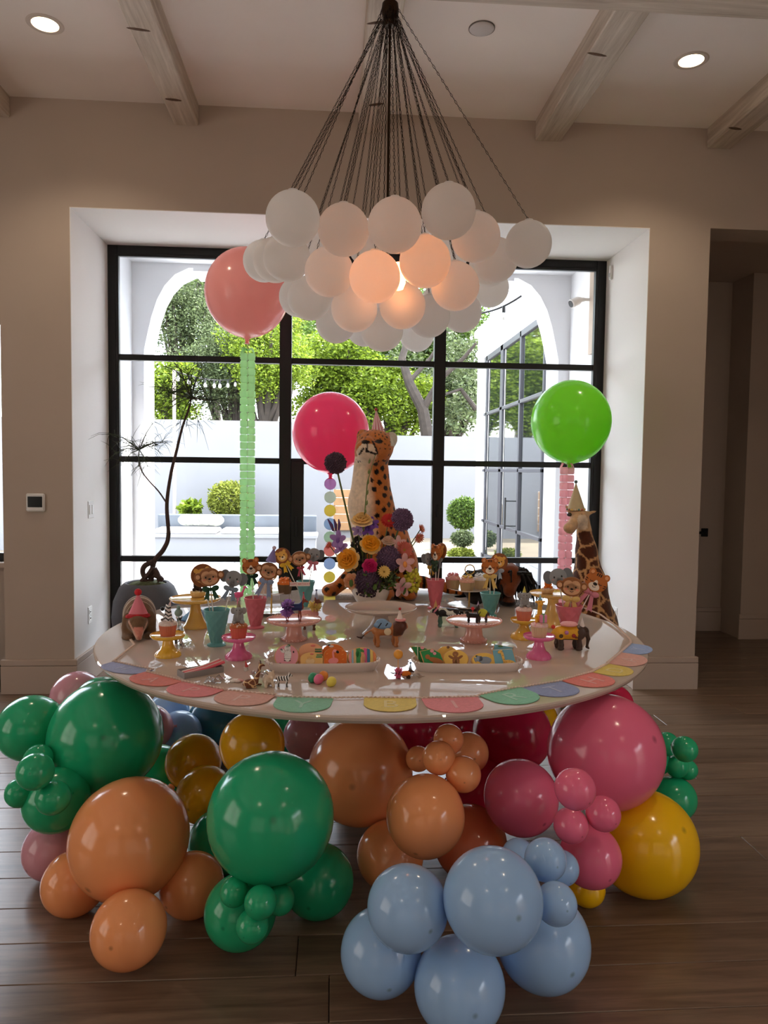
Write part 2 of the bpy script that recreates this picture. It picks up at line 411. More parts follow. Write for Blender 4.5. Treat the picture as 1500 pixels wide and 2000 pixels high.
# baseboards
def baseboard(name, segs, label):
    m = MB()
    for x0, x1, y0, y1 in segs: m.bar(x0, x1, y0, y1, 0, .185, .002).bar(x0, x1, y0, y1, .187, .228, .004)
    struct(name, m, TRIMW, label)
baseboard('baseboard_left', [(-2.165, -1.675, D0-.02, D0+.001), (-1.701, -1.68, D0+.003, DW-.01)], 'tall off-white baseboard left of the window bay')
baseboard('baseboard_right', [(2.085, 2.55, D0-.02, D0+.001), (2.529, 2.549, D0+.003, DW+.1), (2.09, 2.111, D0+.003, DW-.01)], 'tall off-white baseboard right of the window bay')
baseboard('baseboard_hall', [(3.42, 3.72, 6.78, 6.801), (3.70, 4.6, 6.43, 6.451)], 'baseboard along the dim hall wall')
# hall door
dmat = pm((150, 130, 112), .5)
door = struct('door_1', MB().bar(2.545, 3.30, 6.82, 6.86, .01, 2.60, .003), dmat, 'tall dim hall door with a black lever seen through the passage')
for z0, z1 in ((.18, 1.05), (1.25, 2.45)):
    MB().bar(2.66, 3.18, 6.812, 6.822, z0, z1, .004).build('panel', dmat, door)
hb = MB(); p = ony(1376, 1040, 6.8)
hb.bar(p[0]-.035, p[0]+.035, 6.795, 6.82, p[2]-.04, p[2]+.04, .004); hb.bar(p[0]-.10, p[0], 6.755, 6.775, p[2]-.012, p[2]+.012, .003); hb.bar(p[0]-.012, p[0]+.012, 6.76, 6.80, p[2]-.012, p[2]+.012)
hb.build('door_handle', pm((14, 14, 14), .4, metal=.6), door, label='square black lever handle')
struct('trim_1', MB().bar(3.30, 3.42, 6.775, 6.83, 0, 2.62, .004).bar(2.535, 3.46, 6.77, 6.83, 2.60, 2.74, .004), TRIMW, 'casing around the hall door')
# beams
bx = [(-2.215, -2.057), (-1.04, -.885), (.139, .313), (1.309, 1.483), (2.482, 2.655), (3.66, 3.83), (-3.39, -3.23)]
lb = ['leftmost whitewashed wood ceiling beam, cut by the left edge', 'whitewashed wood ceiling beam left of the chandelier chains', 'whitewashed wood ceiling beam behind the chandelier chains',
      'whitewashed wood ceiling beam right of the chandelier, beside the white disc', 'rightmost whitewashed wood ceiling beam beyond the lit recessed light', 'whitewashed ceiling beam out to the right', 'whitewashed ceiling beam out to the left']
for i, (a, b) in enumerate(bx):
    t = struct('trim_%d' % (i+2), MB().bar(a, b, -3.2, D0, 3.69, CEIL+.01, .006), BEAM, lb[i])
    for yy, sx, sy in ((4.62, .05, .016), (3.86, .06, .012), (3.2, .03, .02)):
        if rng.random() < .75:
            xx = a+.03+rng.random()*(b-a-.06)
            MB().at((xx, yy+rng.normal(0, .1), 3.6895), (0, 0, rng.normal(0, .2))).ball((0, 0, 0), (sx, sy, .002), 10, 6).build('knot', KNOT, t)
t = struct('trim_9', MB().bar(-4.6, 4.6, 3.33, 3.53, 3.675, CEIL+.01, .006), wood_mat('cross_beam', (172, 156, 140), (220, 208, 194), (1.6, 30, 30), .7, rnd=.05, bump=.5), 'whitewashed cross beam at the top right edge of the photo')
# ------------------------------------------------------------------ windows
BLK = pm((10, 10, 11), .42, .4)
wz = [0.03, .80, 1.56, 2.325, 3.153-.075]
wx = [(-1.625, -.42), (-.33, .766), (.855, 2.03)]
win = empty('window_1', (0.2, DW, 0), 'large black steel window with French doors in the deep white bay', kind='structure')
def wpart(name, x0, x1, z0, z1, y0=DW, y1=DW+.07, par=None, b=.004, mat=BLK, off=(0.2, DW, 0)):
    return MB().bar(x0-off[0], x1-off[0], y0-off[1], y1-off[1], z0, z1, b).build(name, mat, par or win)
wpart('frame', -1.70, -1.625, 0, 3.153); wpart('frame', 2.03, 2.11, 0, 3.153)
wpart('frame', -1.625, 2.03, 3.078, 3.153); wpart('threshold', -1.625, 2.03, 0, .03)
wpart('inner_frame', -1.64, -1.615, .03, 3.078, DW-.012, DW+.02); wpart('inner_frame', 2.02, 2.045, .03, 3.078, DW-.012, DW+.02); wpart('inner_frame', -1.615, 2.02, 3.066, 3.09, DW-.012, DW+.02)
wpart('mullion', -.42, -.33, .03, 3.078, DW-.01); wpart('mullion', .766, .855, .03, 3.078, DW-.01)
for (a, b) in wx:
    for z in wz[1:4]: wpart('glazing_bar', a, b, z-.022, z+.022, DW+.005, DW+.06)
wpart('door_stile', -.33, -.232, .03, 1.56, DW-.005, DW+.065)
wpart('bottom_rail', -.33, .766, .03, .16, DW-.003, DW+.062)
for zz in (1.14, .62): wpart('hinge', .80, .815, zz, zz+.1, DW-.022, DW-.008, b=.002)
hh = wpart('door_handle', -.30, -.28, .98, 1.14, DW-.05, DW-.04)
for (a, b) in wx:
    for z0, z1 in zip(wz, wz[1:]): wpart('pane', a-.004, b+.004, z0, z1, DW+.03, DW+.036, mat=GLASS, b=0)
w2 = empty('window_2', (-3.4, DW, 0), 'black framed window at the far left edge of the photo', kind='structure')
for x0, x1, z0, z1 in ((-4.6, -4.53, .78, 2.62), (-2.21, -2.14, .78, 2.62), (-4.53, -2.21, .78, .84), (-4.53, -2.21, 2.55, 2.62), (-3.4, -3.34, .84, 2.55)):
    wpart('frame', x0, x1, z0, z1, par=w2, off=(-3.4, DW, 0))
wpart('sill', -4.6, -2.14, .74, .78, DW-.12, DW, par=w2, mat=TRIMW, off=(-3.4, DW, 0))
for a, b in ((-4.53, -3.4), (-3.34, -2.21)): wpart('pane', a, b, .84, 2.55, DW+.03, DW+.036, par=w2, mat=GLASS, b=0, off=(-3.4, DW, 0))
for i, (a, b) in enumerate(BW):
    w = empty('window_%d' % (i+3), (0, -3.3, 0), 'black framed window behind the photographer, %s one' % ['left', 'right'][i], kind='structure')
    c = (a+b)/2
    for x0, x1 in ((a, a+.07), (b-.07, b), (c-.04, c+.04), (a+.7, a+.73), (b-.73, b-.7)): wpart('frame', x0, x1, .35, 3.1, -3.33, -3.27, w, off=(0, -3.3, 0))
    for z in (.35, 1.02, 1.7, 2.38, 3.04): wpart('frame', a, b, z, z+.045, -3.33, -3.27, w, off=(0, -3.3, 0))
w = empty('sun_inlet_door', (4.68, 0, 0), 'black framed glass door in the right side wall', kind='structure')  # opening added out of view so sun on the floor brightens the ceiling
for y0, y1 in ((RW[0], RW[0]+.07), (-1.49, -1.41), (RW[1]-.07, RW[1])): wpart('frame', 4.65, 4.71, 0, 2.7, y0, y1, w, off=(4.68, 0, 0))
for z in (.0, .9, 1.8, 2.64): wpart('frame', 4.65, 4.71, z, z+.05, RW[0], RW[1], w, off=(4.68, 0, 0))
w = empty('window_5', (-4.68, 0, 0), 'black framed window in the left side wall', kind='structure')
for y0, y1 in ((-1, -.93), (.56, .64), (2.13, 2.2)): wpart('frame', -4.71, -4.65, .4, 3.0, y0, y1, w, off=(-4.68, 0, 0))
for z in (.4, 1.3, 2.2, 2.94): wpart('frame', -4.71, -4.65, z, z+.05, -1, 2.2, w, off=(-4.68, 0, 0))
# ------------------------------------------------------------------ wall fittings
def plate(name, P, w, h, nrm, label, cat):
    e = empty(name, P, label, cat); e.rotation_euler = (0, 0, nrm); return e
WPL = pm((226, 224, 220), .4)
e = plate('thermostat', (-1.93, D0, 1.262), 0, 0, 0, 'white square thermostat with a dark screen on the left pier', 'thermostat')
MB().box((0, -.011, 0), (.118, .022, .118), .008).build('body', WPL, e); MB().box((0, -.0225, .004), (.092, .003, .07), .001).build('screen', pm((22, 26, 26), .15), e)
def jamb_plate(name, px, py, X, sgn, label, cat, toggles):
    P = onx(px, py, X); e = empty(name, P, label, cat); e.rotation_euler = (0, 0, sgn*PI/2)
    MB().box((0, -.004, 0), (.12 if toggles else .075, .008, .12), .003).build('cover_plate', WPL, e)
    if toggles:
        for dx in (-.025, .025): MB().box((dx, -.009, 0), (.03, .008, .066), .002).build('rocker', pm((240, 240, 238), .3), e)
    else:
        for dz in (-.022, .022):
            MB().box((0, -.008, dz), (.034, .004, .03), .004).build('socket', pm((235, 235, 232), .35), e)
            MB().box((-.006, -.0105, dz), (.003, .002, .009)).box((.006, -.0105, dz), (.003, .002, .009)).build('slot', pm((20, 20, 20), .6), e)
jamb_plate('light_switch', 176, 995, -1.70, 1, 'white double rocker light switch on the left bay wall', 'switch', True)
jamb_plate('power_outlet', 174, 1201, -1.70, 1, 'white power outlet on the left bay wall below the switch', 'outlet', False)
jamb_plate('power_outlet', 1203, 1201, 2.11, -1, 'white power outlet on the right bay wall behind the giraffe', 'outlet', False)
P = ony(1190, 527, DW-.06); e = empty('alarm_sensor', (2.11, DW-.12, 3.03), 'small white alarm sensor at the top right window corner', 'sensor')
MB().box((-.012, 0, 0), (.024, .03, .11), .006).build('body', WPL, e); MB().box((-.026, 0, -.02), (.004, .016, .03), .001).build('lens', pm((190, 195, 195), .2), e)
def downlight(P, label, p=16):
    e = empty('recessed_light', (P[0], P[1], CEIL), label, 'ceiling light', 'recessed lights in the ceiling')
    MB().lathe([(.068, -.004), (.088, -.005), (.094, -.001), (.094, .001), (.066, .001)], 32).build('trim_ring', pm((214, 204, 196), .4), e)
    MB().lathe([(0, -.003), (.066, -.003), (.067, .002), (0, .002)], 32).build('lens', pm((255, 226, 180), .4, emit=9.), e)
    l = bpy.data.lights.new('downlight', 'SPOT'); l.energy = p; l.spot_size = 2.2; l.spot_blend = .6; l.color = (1, .83, .64); l.shadow_soft_size = .05
    lo = link('downlight_lamp', l, e, loc=(0, 0, -.02)); return e
downlight(onz(88, 47, CEIL), 'lit round recessed light at the upper left, left of the first beam')
downlight(onz(1350, 118, CEIL), 'lit round recessed light at the upper right, between two beams')
for x, y, lb_ in ((-1.0, 1.5, 'recessed light overhead on the left, out of frame'), (1.5, 1.5, 'recessed light overhead on the right, out of frame'), (-1.55, -.9, 'recessed light behind the photographer on the left'), (1.98, -.9, 'recessed light behind the photographer on the right')): downlight((x, y), lb_, 34 if y > 0 else 10)
P = onz(941, 55, CEIL); e = empty('ceiling_cover_plate', P, 'plain white round disc on the ceiling right of the chandelier', 'ceiling disc')
MB().lathe([(0, -.012), (.055, -.012), (.064, -.006), (.064, .001), (0, .001)], 32).build('disc', pm((206, 200, 198), .5), e)
MB().lathe([(.066, -.004), (.069, -.004), (.069, .001), (.066, .001)], 32).build('gap_ring', pm((110, 100, 94), .7), e)
# ================================================================== outdoors
STUC = pm((232, 233, 236), .85, .2, noise=.025, ns=2, bump=.05, bs=90)
PAVE = pm((176, 176, 176), .8, .2, noise=.04, ns=1.5)
gy0 = DW+.1
ground = struct('ground', MB().bar(-60, 60, gy0, 90, -.3, -.065), pm((116, 106, 90), .95, noise=.2, ns=1), 'ground beyond the patio')
pav = struct('patio_paving', MB().bar(-7, 8, gy0, 12.9, -.065, -.05), pm((170, 170, 170), .9), 'pale stone paving of the patio')
pvm = MB().box((0, 0, -.01), (1.19, 1.19, .02), .004).mesh('paver', False); pvm.materials.append(PAVE)
for i in range(9):
    for j in range(6): link('paver', pvm, pav, loc=(-4.6+i*1.2, gy0+.6+j*1.2, -.03))
# loggia in front of the bay: side walls, basket arch, ceiling
LX0, LX1, LY = -2.02, 2.43, 7.6
arch = [(-1.905, -.05), (-1.905, 2.66)]
for a, b in ((-1.87, 2.83), (-1.83, 3.0), (-1.775, 3.17), (-1.70, 3.31), (-1.60, 3.42), (-1.46, 3.49), (-1.42, 3.49), (-1.42, 3.46)): arch.append((a, b))
full = [(p[0], p[1]) for p in arch]+[(.41-p[0], p[1]) for p in reversed(arch)]
outer = [(-2.6, -.05)]+full+[(3.0, -.05), (3.0, 4.6), (-2.6, 4.6)]
m = MB(); m.T = Matrix.Translation((0, LY+.42, 0))@Matrix.Rotation(PI/2, 4, 'X'); m.prism(outer, 0, .42)
m.T = Matrix.Identity(4)
m.bar(-2.35, LX0, gy0, LY+.02, -.05, 3.7).bar(LX1, LX1+.35, gy0, LY+.02, -.05, 3.7).bar(-2.6, 3.0, gy0, LY+.1, 3.53, 4.6)
struct('wall_loggia', m, STUC, 'white stucco arch and side walls of the porch outside the window', smooth=False)
# house body above (keeps the sun off the bay; rear overhang added to block sun)
struct('roof', MB().bar(-5.6, 5.6, -6.4, gy0+.3, 4.1, 4.4), pm((200, 196, 190), .9), 'roof slab over the room')
m = MB().bar(-9, -2.6, gy0+.05, gy0+.3, -.05, .0)
# right wing with black windows, its wall running away from us
WX = 2.62
def wy(px): return onx(px, 918, WX)[1]
def wzz(px, py): return onx(px, py, WX)[2]
wtop = wzz(938, 659)
y0, y1 = wy(1062), wy(945); zt = wzz(1056, 620)
m = MB(); m.bar(WX, WX+.3, LY+.42, y0, -.05, wtop+.02).bar(WX, WX+.3, y1, wy(929), -.05, wtop+.02).bar(WX, WX+.3, y0, y1, zt, wtop+.02)
m.bar(WX+.3, WX+4, wy(929)-.3, wy(929), -.05, wtop+.02).bar(WX-.06, WX+4, LY+.42, wy(929)+.05, wtop+.02, wtop+.14)
m.bar(WX+2.4, WX+2.5, LY+.42, wy(929), -.05, wtop)
struct('wall_wing', m, STUC, 'white stucco house wing running back on the right', smooth=False)
w = empty('window_6', (WX, y0, 0), 'tall dark-framed glass doors in the white wing on the right', kind='structure')
FRM = pm((58, 58, 64), .45); MIR = pm((30, 36, 36), .03, 1.0, ior=3.2)
def ww(name, ya, yb, za, zb, mat=FRM, x0=-.03, x1=.06): return MB().bar(x0, x1, ya-y0, yb-y0, za, zb, .004).build(name, mat, w)
ys = [y0, wy(1016), wy(983), wy(952), y1]
for yy, t in ((y0, .05), (wy(1016), .07), (wy(981), .16), (wy(951), .09)): ww('frame', yy, yy+t, -.04, zt)
ww('frame', y0, y1, zt-.09, zt); ww('frame', y0, y1, -.04, .08)
zs = [.08, wzz(1044, 1050), 1.52, wzz(1014, 786), zt-.09]
for z in zs[1:4]: ww('glazing_bar', y0, y1, z-.025, z+.025)
for a, b in zip(ys, ys[1:]):
    for z0, z1 in zip(zs, zs[1:]): ww('pane', a+.02, b-.02, z0, z1, MIR, .0, .012)
hp = onx(998, 1005, WX); MB().tube([(-.09, hp[1]-y0, hp[2]-.22), (-.09, hp[1]-y0, hp[2]+.25)], .014, 8).tube([(-.09, hp[1]-y0, hp[2]+.2), (0, hp[1]-y0, hp[2]+.2)], .01).tube([(-.09, hp[1]-y0, hp[2]-.17), (0, hp[1]-y0, hp[2]-.17)], .01).build('door_handle', pm((20, 20, 22), .4), w, label='long black bar pull handle')
# garden walls
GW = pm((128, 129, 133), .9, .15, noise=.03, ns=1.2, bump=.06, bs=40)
gz = ony(420, 821, 14)[2]; gz2 = ony(800, 851, 17)[2]
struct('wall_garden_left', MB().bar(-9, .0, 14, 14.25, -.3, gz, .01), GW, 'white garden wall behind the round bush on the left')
gp0, gp1 = ony(612, 955, 17), ony(690, 1036, 17)
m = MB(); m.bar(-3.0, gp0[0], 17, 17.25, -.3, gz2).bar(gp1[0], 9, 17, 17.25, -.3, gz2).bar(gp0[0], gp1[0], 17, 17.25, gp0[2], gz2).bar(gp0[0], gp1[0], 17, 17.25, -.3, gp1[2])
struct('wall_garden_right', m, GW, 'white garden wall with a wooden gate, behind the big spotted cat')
g = empty('garden_gate', (gp0[0], 17.1, gp1[2]), 'tan wooden gate panel in the white garden wall', 'gate')
g.location.y = 16.93
for k in range(5):
    h = (gp0[2]-gp1[2])/5; MB().box(((gp1[0]-gp0[0])/2, .03, h*(k+.5)), (gp1[0]-gp0[0], .04, h-.012), .006).build('board', pm((150, 114, 78), .7, noise=.12, ns=6), g)
# bench with cushion, planter kerb, parasol pole, string lights
b0 = ony(292, 1060, 12.2); b1 = ony(545, 1060, 12.2)
e = empty('garden_bench', (b0[0], 12.2, -.05), 'long white built-in garden bench below the round bush', 'bench')
bh = ony(420, 1043, 12.2)[2]+.05; bw = b1[0]-b0[0]+.6
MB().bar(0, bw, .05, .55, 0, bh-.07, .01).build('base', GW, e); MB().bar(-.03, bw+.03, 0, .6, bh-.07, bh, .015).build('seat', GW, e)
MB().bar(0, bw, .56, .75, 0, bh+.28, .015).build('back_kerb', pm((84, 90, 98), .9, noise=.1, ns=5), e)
for k in range(2):
    ca, cb = ony(300+k*130, 1056, 12.18), ony(424+k*140, 1056, 12.18)
    MB().bar(ca[0], cb[0], 12.2, 12.7, bh-.045, bh+.03, .03).build('seat_cushion', pm((236, 232, 228), .9), None, label=['white flat seat cushion at the left of the garden bench', 'white flat seat cushion at the right of the garden bench'][k], cat='cushion')
cp = ony(391, 1014, 12.5)
blobobj('garden_pillow', [('b', (0, 0, 0), (.38, .09, .10), 0, .3), ('b', (-.25, 0, 0), (.12, .07, .1)), ('b', (.25, 0, 0), (.12, .07, .1))], pm((132, 134, 128), .95, noise=.4, ns=26), None, .05, 36, loc=(cp[0], 12.58, bh+.15), label='pale patterned pillow leaning on the garden bench', cat='pillow')
pp = ony(341, 1010, 13.5); e = empty('parasol_pole', (pp[0], 13.5, -.06), 'thin pole standing behind the garden bench', 'pole')
MB().tube([(0, 0, .06), (0, 0, 3.3)], .03, 8).build('pole', pm((196, 182, 168), .5), e); MB().lathe([(0, 0), (.2, 0), (.2, .05), (.04, .08), (0, .08)], 20).build('base', pm((120, 122, 126), .8), e)
def string_lights(A, B, n, sag, label):
    e = empty('string_lights', A, label, 'string lights'); A = np.array(A, float); B = np.array(B, float); pts = []
    for i in range(25):
        t = i/24; p = (B-A)*t; p[2] -= sag*4*t*(1-t); pts.append(p)
    MB().tube(pts, .012, 5).build('cable', pm((40, 40, 42), .6), e)
    for i in range(n):
        p = pts[int((i+.5)/n*24)]
        k = MB().lathe([(0, 0), (.02, 0), (.02, -.07), (0, -.07)], 8); k.build('lamp_socket', pm((30, 30, 32), .5), e).location = p
        q = MB().lathe([(.012, -.07), (.03, -.1), (.035, -.13), (.025, -.16), (0, -.175)], 10); q.build('bulb', pm((236, 236, 230), .1, coat=.5), e).location = p
string_lights((pp[0], 13.5, 3.225), ony(478, 736, 17.6), 9, .12, 'string of clear bulbs across the garden behind the thin potted tree')
string_lights(ony(935, 612, 8.3), ony(1035, 565, 8.0), 1, .05, 'short run of string light with one bulb under the porch arch')
sc = ony(1135, 585, 6.95); e = empty('security_camera', (LX1, 6.95, sc[2]), 'white wall-mounted flood light inside the porch on the right', 'outdoor light'); e.scale = (.7, .7, .7)
MB().box((-.012, 0, 0), (.024, .1, .19), .006).build('base_plate', WPL, e); MB().tube([(-.02, 0, 0), (-.12, 0, .0)], .022, 10).tube([(-.12, 0, 0), (-.17, -.02, -.01)], .03, 10).build('arm', WPL, e)
hd = MB(); hd.align((-.16, -.02, 0), (-.34, -.06, -.09)); hd.lathe([(0, 0), (.03, 0), (.055, .05), (.06, .17), (.045, .175), (0, .165)], 16); hd.build('head', WPL, e)
hd = MB(); hd.align((-.16, -.02, 0), (-.34, -.06, -.09)); hd.lathe([(0, .166), (.046, .1745), (.05, .178), (0, .178)], 16); hd.build('lens', pm((60, 60, 60), .2), e)
# plants outdoors
def leaf_mat(c, c2, trl=.35):
    m = bpy.data.materials.new('leaf'); m.use_nodes = True; nt = m.node_tree; N = nt.nodes; L = nt.links; b = N['Principled BSDF']
    a = N.new('ShaderNodeAttribute'); a.attribute_name = 'Rnd'
    cr = N.new('ShaderNodeValToRGB'); cr.color_ramp.elements[0].color = (*lin(c), 1); cr.color_ramp.elements[1].color = (*lin(c2), 1); L.new(a.outputs['Fac'], cr.inputs[0])
    L.new(cr.outputs[0], b.inputs['Base Color']); b.inputs['Roughness'].default_value = .55; b.inputs['Specular IOR Level'].default_value = .25
    t = N.new('ShaderNodeBsdfTranslucent'); L.new(cr.outputs[0], t.inputs[0]); x = N.new('ShaderNodeMixShader'); x.inputs[0].default_value = trl
    L.new(b.outputs[0], x.inputs[1]); L.new(t.outputs[0], x.inputs[2]); L.new(x.outputs[0], N['Material Output'].inputs['Surface']); return m
LEAF_Y = leaf_mat((62, 82, 16), (140, 162, 50)); LEAF_G = leaf_mat((40, 64, 24), (104, 130, 54)); LEAF_D = leaf_mat((44, 56, 34), (116, 130, 88), .3); LEAF_P = leaf_mat((78, 90, 24), (150, 158, 66))
def leaves(name, C, mat, parent, size, rnd=.5, asp=.5, **kw):
    """C: leaf centres (n,3); each leaf a small folded quad pair"""
    n = len(C); u = rng.normal(size=(n, 3)); u[:, 2] *= .6; u /= np.linalg.norm(u, axis=1)[:, None]
    w = rng.normal(size=(n, 3)); w -= u*(u*w).sum(1)[:, None]; w /= np.linalg.norm(w, axis=1)[:, None]; nn = np.cross(u, w)
    s = size*(1-rnd/2+rnd*rng.random(n))[:, None]
    V = np.stack([C, C+u*s*.5+w*s*asp*.5+nn*s*.08, C+u*s, C+u*s*.5-w*s*asp*.5+nn*s*.08], 1).reshape(-1, 3)
    me = bpy.data.meshes.new(name); me.vertices.add(4*n); me.vertices.foreach_set('co', V.ravel()); me.loops.add(4*n)
    me.loops.foreach_set('vertex_index', np.arange(4*n)); me.polygons.add(n); me.polygons.foreach_set('loop_start', np.arange(n)*4); me.update(calc_edges=True)
    a = me.attributes.new('Rnd', 'FLOAT', 'POINT'); a.data.foreach_set('value', np.repeat(rng.random(n), 4)); me.materials.append(mat)
    return link(name, me, parent, **kw)
def crown(clumps, per, spread):
    Q = []
    for c in clumps:
        d = rng.normal(size=(per, 3)); d /= np.linalg.norm(d, axis=1)[:, None]; r = spread*(.45+.55*rng.random(per)**.5)
        Q.append(np.array(c)+d*r[:, None]*np.array([1, 1, .8]))
    return np.concatenate(Q)
BARK = pm((52, 44, 38), .9, noise=.3, ns=8, bump=.4, bs=14)
def tree(px, pyc, Y, rpx, rpz, mat, label, n=26, per=330, lsz=.11, spread=.55, trunk=True):
    c = ony(px, pyc, Y); k = mpp(c); rx, rz = rpx*k, rpz*k
    e = empty('tree', (c[0], Y, -.1), label, 'tree', 'trees beyond the garden wall'); cz = c[2]+.1
    cl = []
    for i in range(n):
        d = rng.normal(size=3); d /= np.linalg.norm(d); q = d*(.35+.6*rng.random())*np.array([rx, rx*.7, rz]); cl.append((q[0], q[1], cz+q[2]))
    leaves('foliage', crown(cl, int(per*1.7), spread), mat, e, lsz*.68)
    if trunk:
        m = MB(); m.tube([(0, 0, 0), (.1, 0, cz*.3), (-.05, .1, cz*.6), (.05, 0, cz)], [.22, .17, .13, .06], 8)
        for q in cl[::3]:
            s = np.array([0, .03, cz*(.45+.2*rng.random())]); mid = (s+np.array(q))/2+np.array([0, 0, -.2]); m.tube([s, mid, q], [.09, .06, .02], 6)
        m.build('trunk', BARK, e)
    return e
tree(355, 610, 19, 90, 95, LEAF_D, 'grey-green tree filling the left arch corner', 34, 340)
tree(455, 720, 18, 105, 95, LEAF_D, 'dusty dark tree behind the thin potted tree', 34, 330)
tree(330, 760, 16.5, 60, 75, LEAF_Y, 'bright yellow-green shrub tree at the left garden wall', 14, 260, .14, .45)
tree(520, 700, 17, 70, 120, LEAF_Y, 'yellow-green tree left of the black window mullion', 28, 330)
tree(640, 740, 20.5, 110, 115, LEAF_Y, 'bright yellow-green tree behind the hot pink balloon', 40, 340, .17)
tree(770, 780, 20, 95, 75, LEAF_Y, 'bright leafy tree right of the spotted cat', 34, 330, .16)
tree(720, 690, 24, 150, 90, LEAF_G, 'mid-green tree farther back under the chandelier', 40, 330, .2, .7)
tree(890, 760, 21, 75, 100, LEAF_D, 'grey-green oak beside the white wing', 26, 260, .16)
tree(860, 650, 24, 90, 80, LEAF_G, 'tall green tree behind the right window mullion', 30, 300, .2, .7)
tree(420, 560, 25, 150, 70, LEAF_G, 'tall green tree behind the coral balloon', 36, 300, .2, .7)
tree(560, 640, 28, 90, 40, LEAF_P, 'pale far tree under the chandelier', 16, 260, .2, .7)
# the oak's dark limbs
oc = ony(800, 800, 18.6); e = empty('oak_tree', (oc[0], 18.6, -.1), 'old oak with dark bent limbs right of the hot pink balloon', 'tree')
m = MB()
def limb(pts, r0, r1):
    P = [ony(a, b, c)-np.array([oc[0], 18.6, -.1]) for a, b, c in pts]; n = len(P); m.tube(P, [r0+(r1-r0)*i/(n-1) for i in range(n)], 8)
limb([(836, 860, 18.6), (826, 800, 18.6), (800, 750, 18.6), (785, 700, 18.8), (800, 650, 19), (780, 600, 19)], .17, .05)
limb([(826, 800, 18.6), (860, 740, 18.4), (905, 700, 18.2), (930, 670, 18)], .10, .03)
limb([(800, 745, 18.6), (840, 700, 18.9), (880, 640, 19)], .07, .03); limb([(930, 800, 18.6), (900, 760, 18.6), (870, 770, 18.4)], .07, .03); limb([(800, 650, 19), (830, 610, 19)], .07, .02)
m.build('trunk', BARK, e)
leaves('foliage', crown([ony(*q)-np.array([oc[0], 18.6, -.1]) for q in ((905, 655, 18.5), (880, 700, 19), (920, 745, 18.8), (850, 640, 19.3), (900, 820, 19), (870, 810, 19.4), (795, 690, 19.6), (910, 790, 19.2), (925, 690, 19))], 300, .5), LEAF_D, e, .13)
def bush(px, py, Y, rpx, rpz, mat, label, n, lsz, name='round_bush'):
    c = ony(px, py, Y); k = mpp(c); e = empty(name, (c[0], Y, -.066), label, 'bush'); zc = c[2]+.066
    d = rng.normal(size=(n, 3)); d /= np.linalg.norm(d, axis=1)[:, None]; r = (.72+.28*rng.random(n))[:, None]
    C = d*r*np.array([rpx*k, rpx*k*.8, rpz*k])+np.array([0, 0, zc]); C = C[C[:, 2] > .02]
    leaves('foliage', C, mat, e, lsz); MB().tube([(0, 0, 0), (.02, 0, zc)], [.05, .02], 6).build('stem', BARK, e)
bush(448, 977, 13.45, 42, 38, LEAF_P, 'clipped round pale-green bush behind the bench', 5200, .06)
bush(372, 992, 13.3, 18, 13, LEAF_Y, 'low leafy plant left of the round bush', 500, .12, 'leafy_plant')
bush(906, 1003, 14.8, 32, 32, LEAF_G, 'round green bush beside the white wing', 5200, .06)
bush(903, 1052, 13.6, 22, 16, LEAF_D, 'low grey shrub below the round green bush', 2200, .05, 'grey_shrub')
bush(900, 1082, 12.6, 24, 10, LEAF_P, 'pale grassy ground cover at the foot of the wing', 2600, .06, 'ground_cover')
# ================================================================== table
TZ = .764; TC = (.1845, 3.364); TR = 1.2
tab = empty('dessert_table', (TC[0], TC[1], 0), 'big round glossy white table carrying the whole dessert display', 'table')
WGL = pm((200, 184, 172), .012, .42)
MB().lathe([(0, TZ-.032), (TR-.05, TZ-.032), (TR-.012, TZ-.026), (TR-.002, TZ-.014), (TR, TZ-.006), (TR-.003, TZ-.001), (TR-.007, TZ), (0, TZ)], 160).build('tabletop', WGL, tab, ang=25)
MB().lathe([(0, .0), (.24, 0), (.24, .02), (.16, .05), (.14, .35), (.15, .66), (.22, TZ-.033), (0, TZ-.033)], 48).build('pedestal', pm((60, 54, 50), .6), tab)
# ================================================================== chandelier
HUB = at(762, 24, 3.3); GL = [(572,427,2.72),(671,449,2.867),(771,440,2.732),(876,413,2.72),(929,463,3.003),(1032,477,3.195),(968,508,3.36),(830,511,2.867),(732,541,2.883),(643,531,3.019),(889,559,3.067),(560,503,3.134),(537,508,3.352),(515,510,3.604),(605,582,3.352),(584,580,3.696),(692,603,3.203),(786,597,3.203),(838,618,3.516),(902,610,3.718),(957,563,3.896),(656,631,3.696),(746,644,3.432),(814,653,4.24),(955,520,3.696),(712,640,3.968),(860,590,3.87),(640,590,4.004),(760,600,4.04),(720,480,3.604),(610,490,3.794),(800,460,3.794),(880,490,3.794),(700,560,3.896)]
ch = empty('chandelier', HUB, 'chandelier of frosted glass globes hanging on dark chains over the table', 'chandelier')
BRZ = pm((58, 44, 32), .35, .5, metal=.9); CHN = pm((46, 38, 32), .45, metal=.7)
MB().lathe([(0, .055), (.02, .05), (.036, .035), (.04, .0), (.03, -.035), (.034, -.045), (.02, -.06), (0, -.062)], 24).build('hub', BRZ, ch)
MB().tube([(0, 0, .05), (0, 0, CEIL-HUB[2]-.12)], .008, 10).tube([(0, 0, -.05), (0, 0, -1.12)], .006, 10).build('rod', BRZ, ch)
MB().lathe([(0, .0), (.06, 0), (.065, .015), (0, .02)], 24).build('ceiling_canopy', BRZ, ch, loc=(0, 0, 3.675-HUB[2]-.018))
FROST = bpy.data.materials.new('frosted_glass'); FROST.use_nodes = True
_n = FROST.node_tree.nodes; _l = FROST.node_tree.links; _b = _n['Principled BSDF']; _b.inputs['Base Color'].default_value = (.97, .97, .97, 1); _b.inputs['Roughness'].default_value = .32
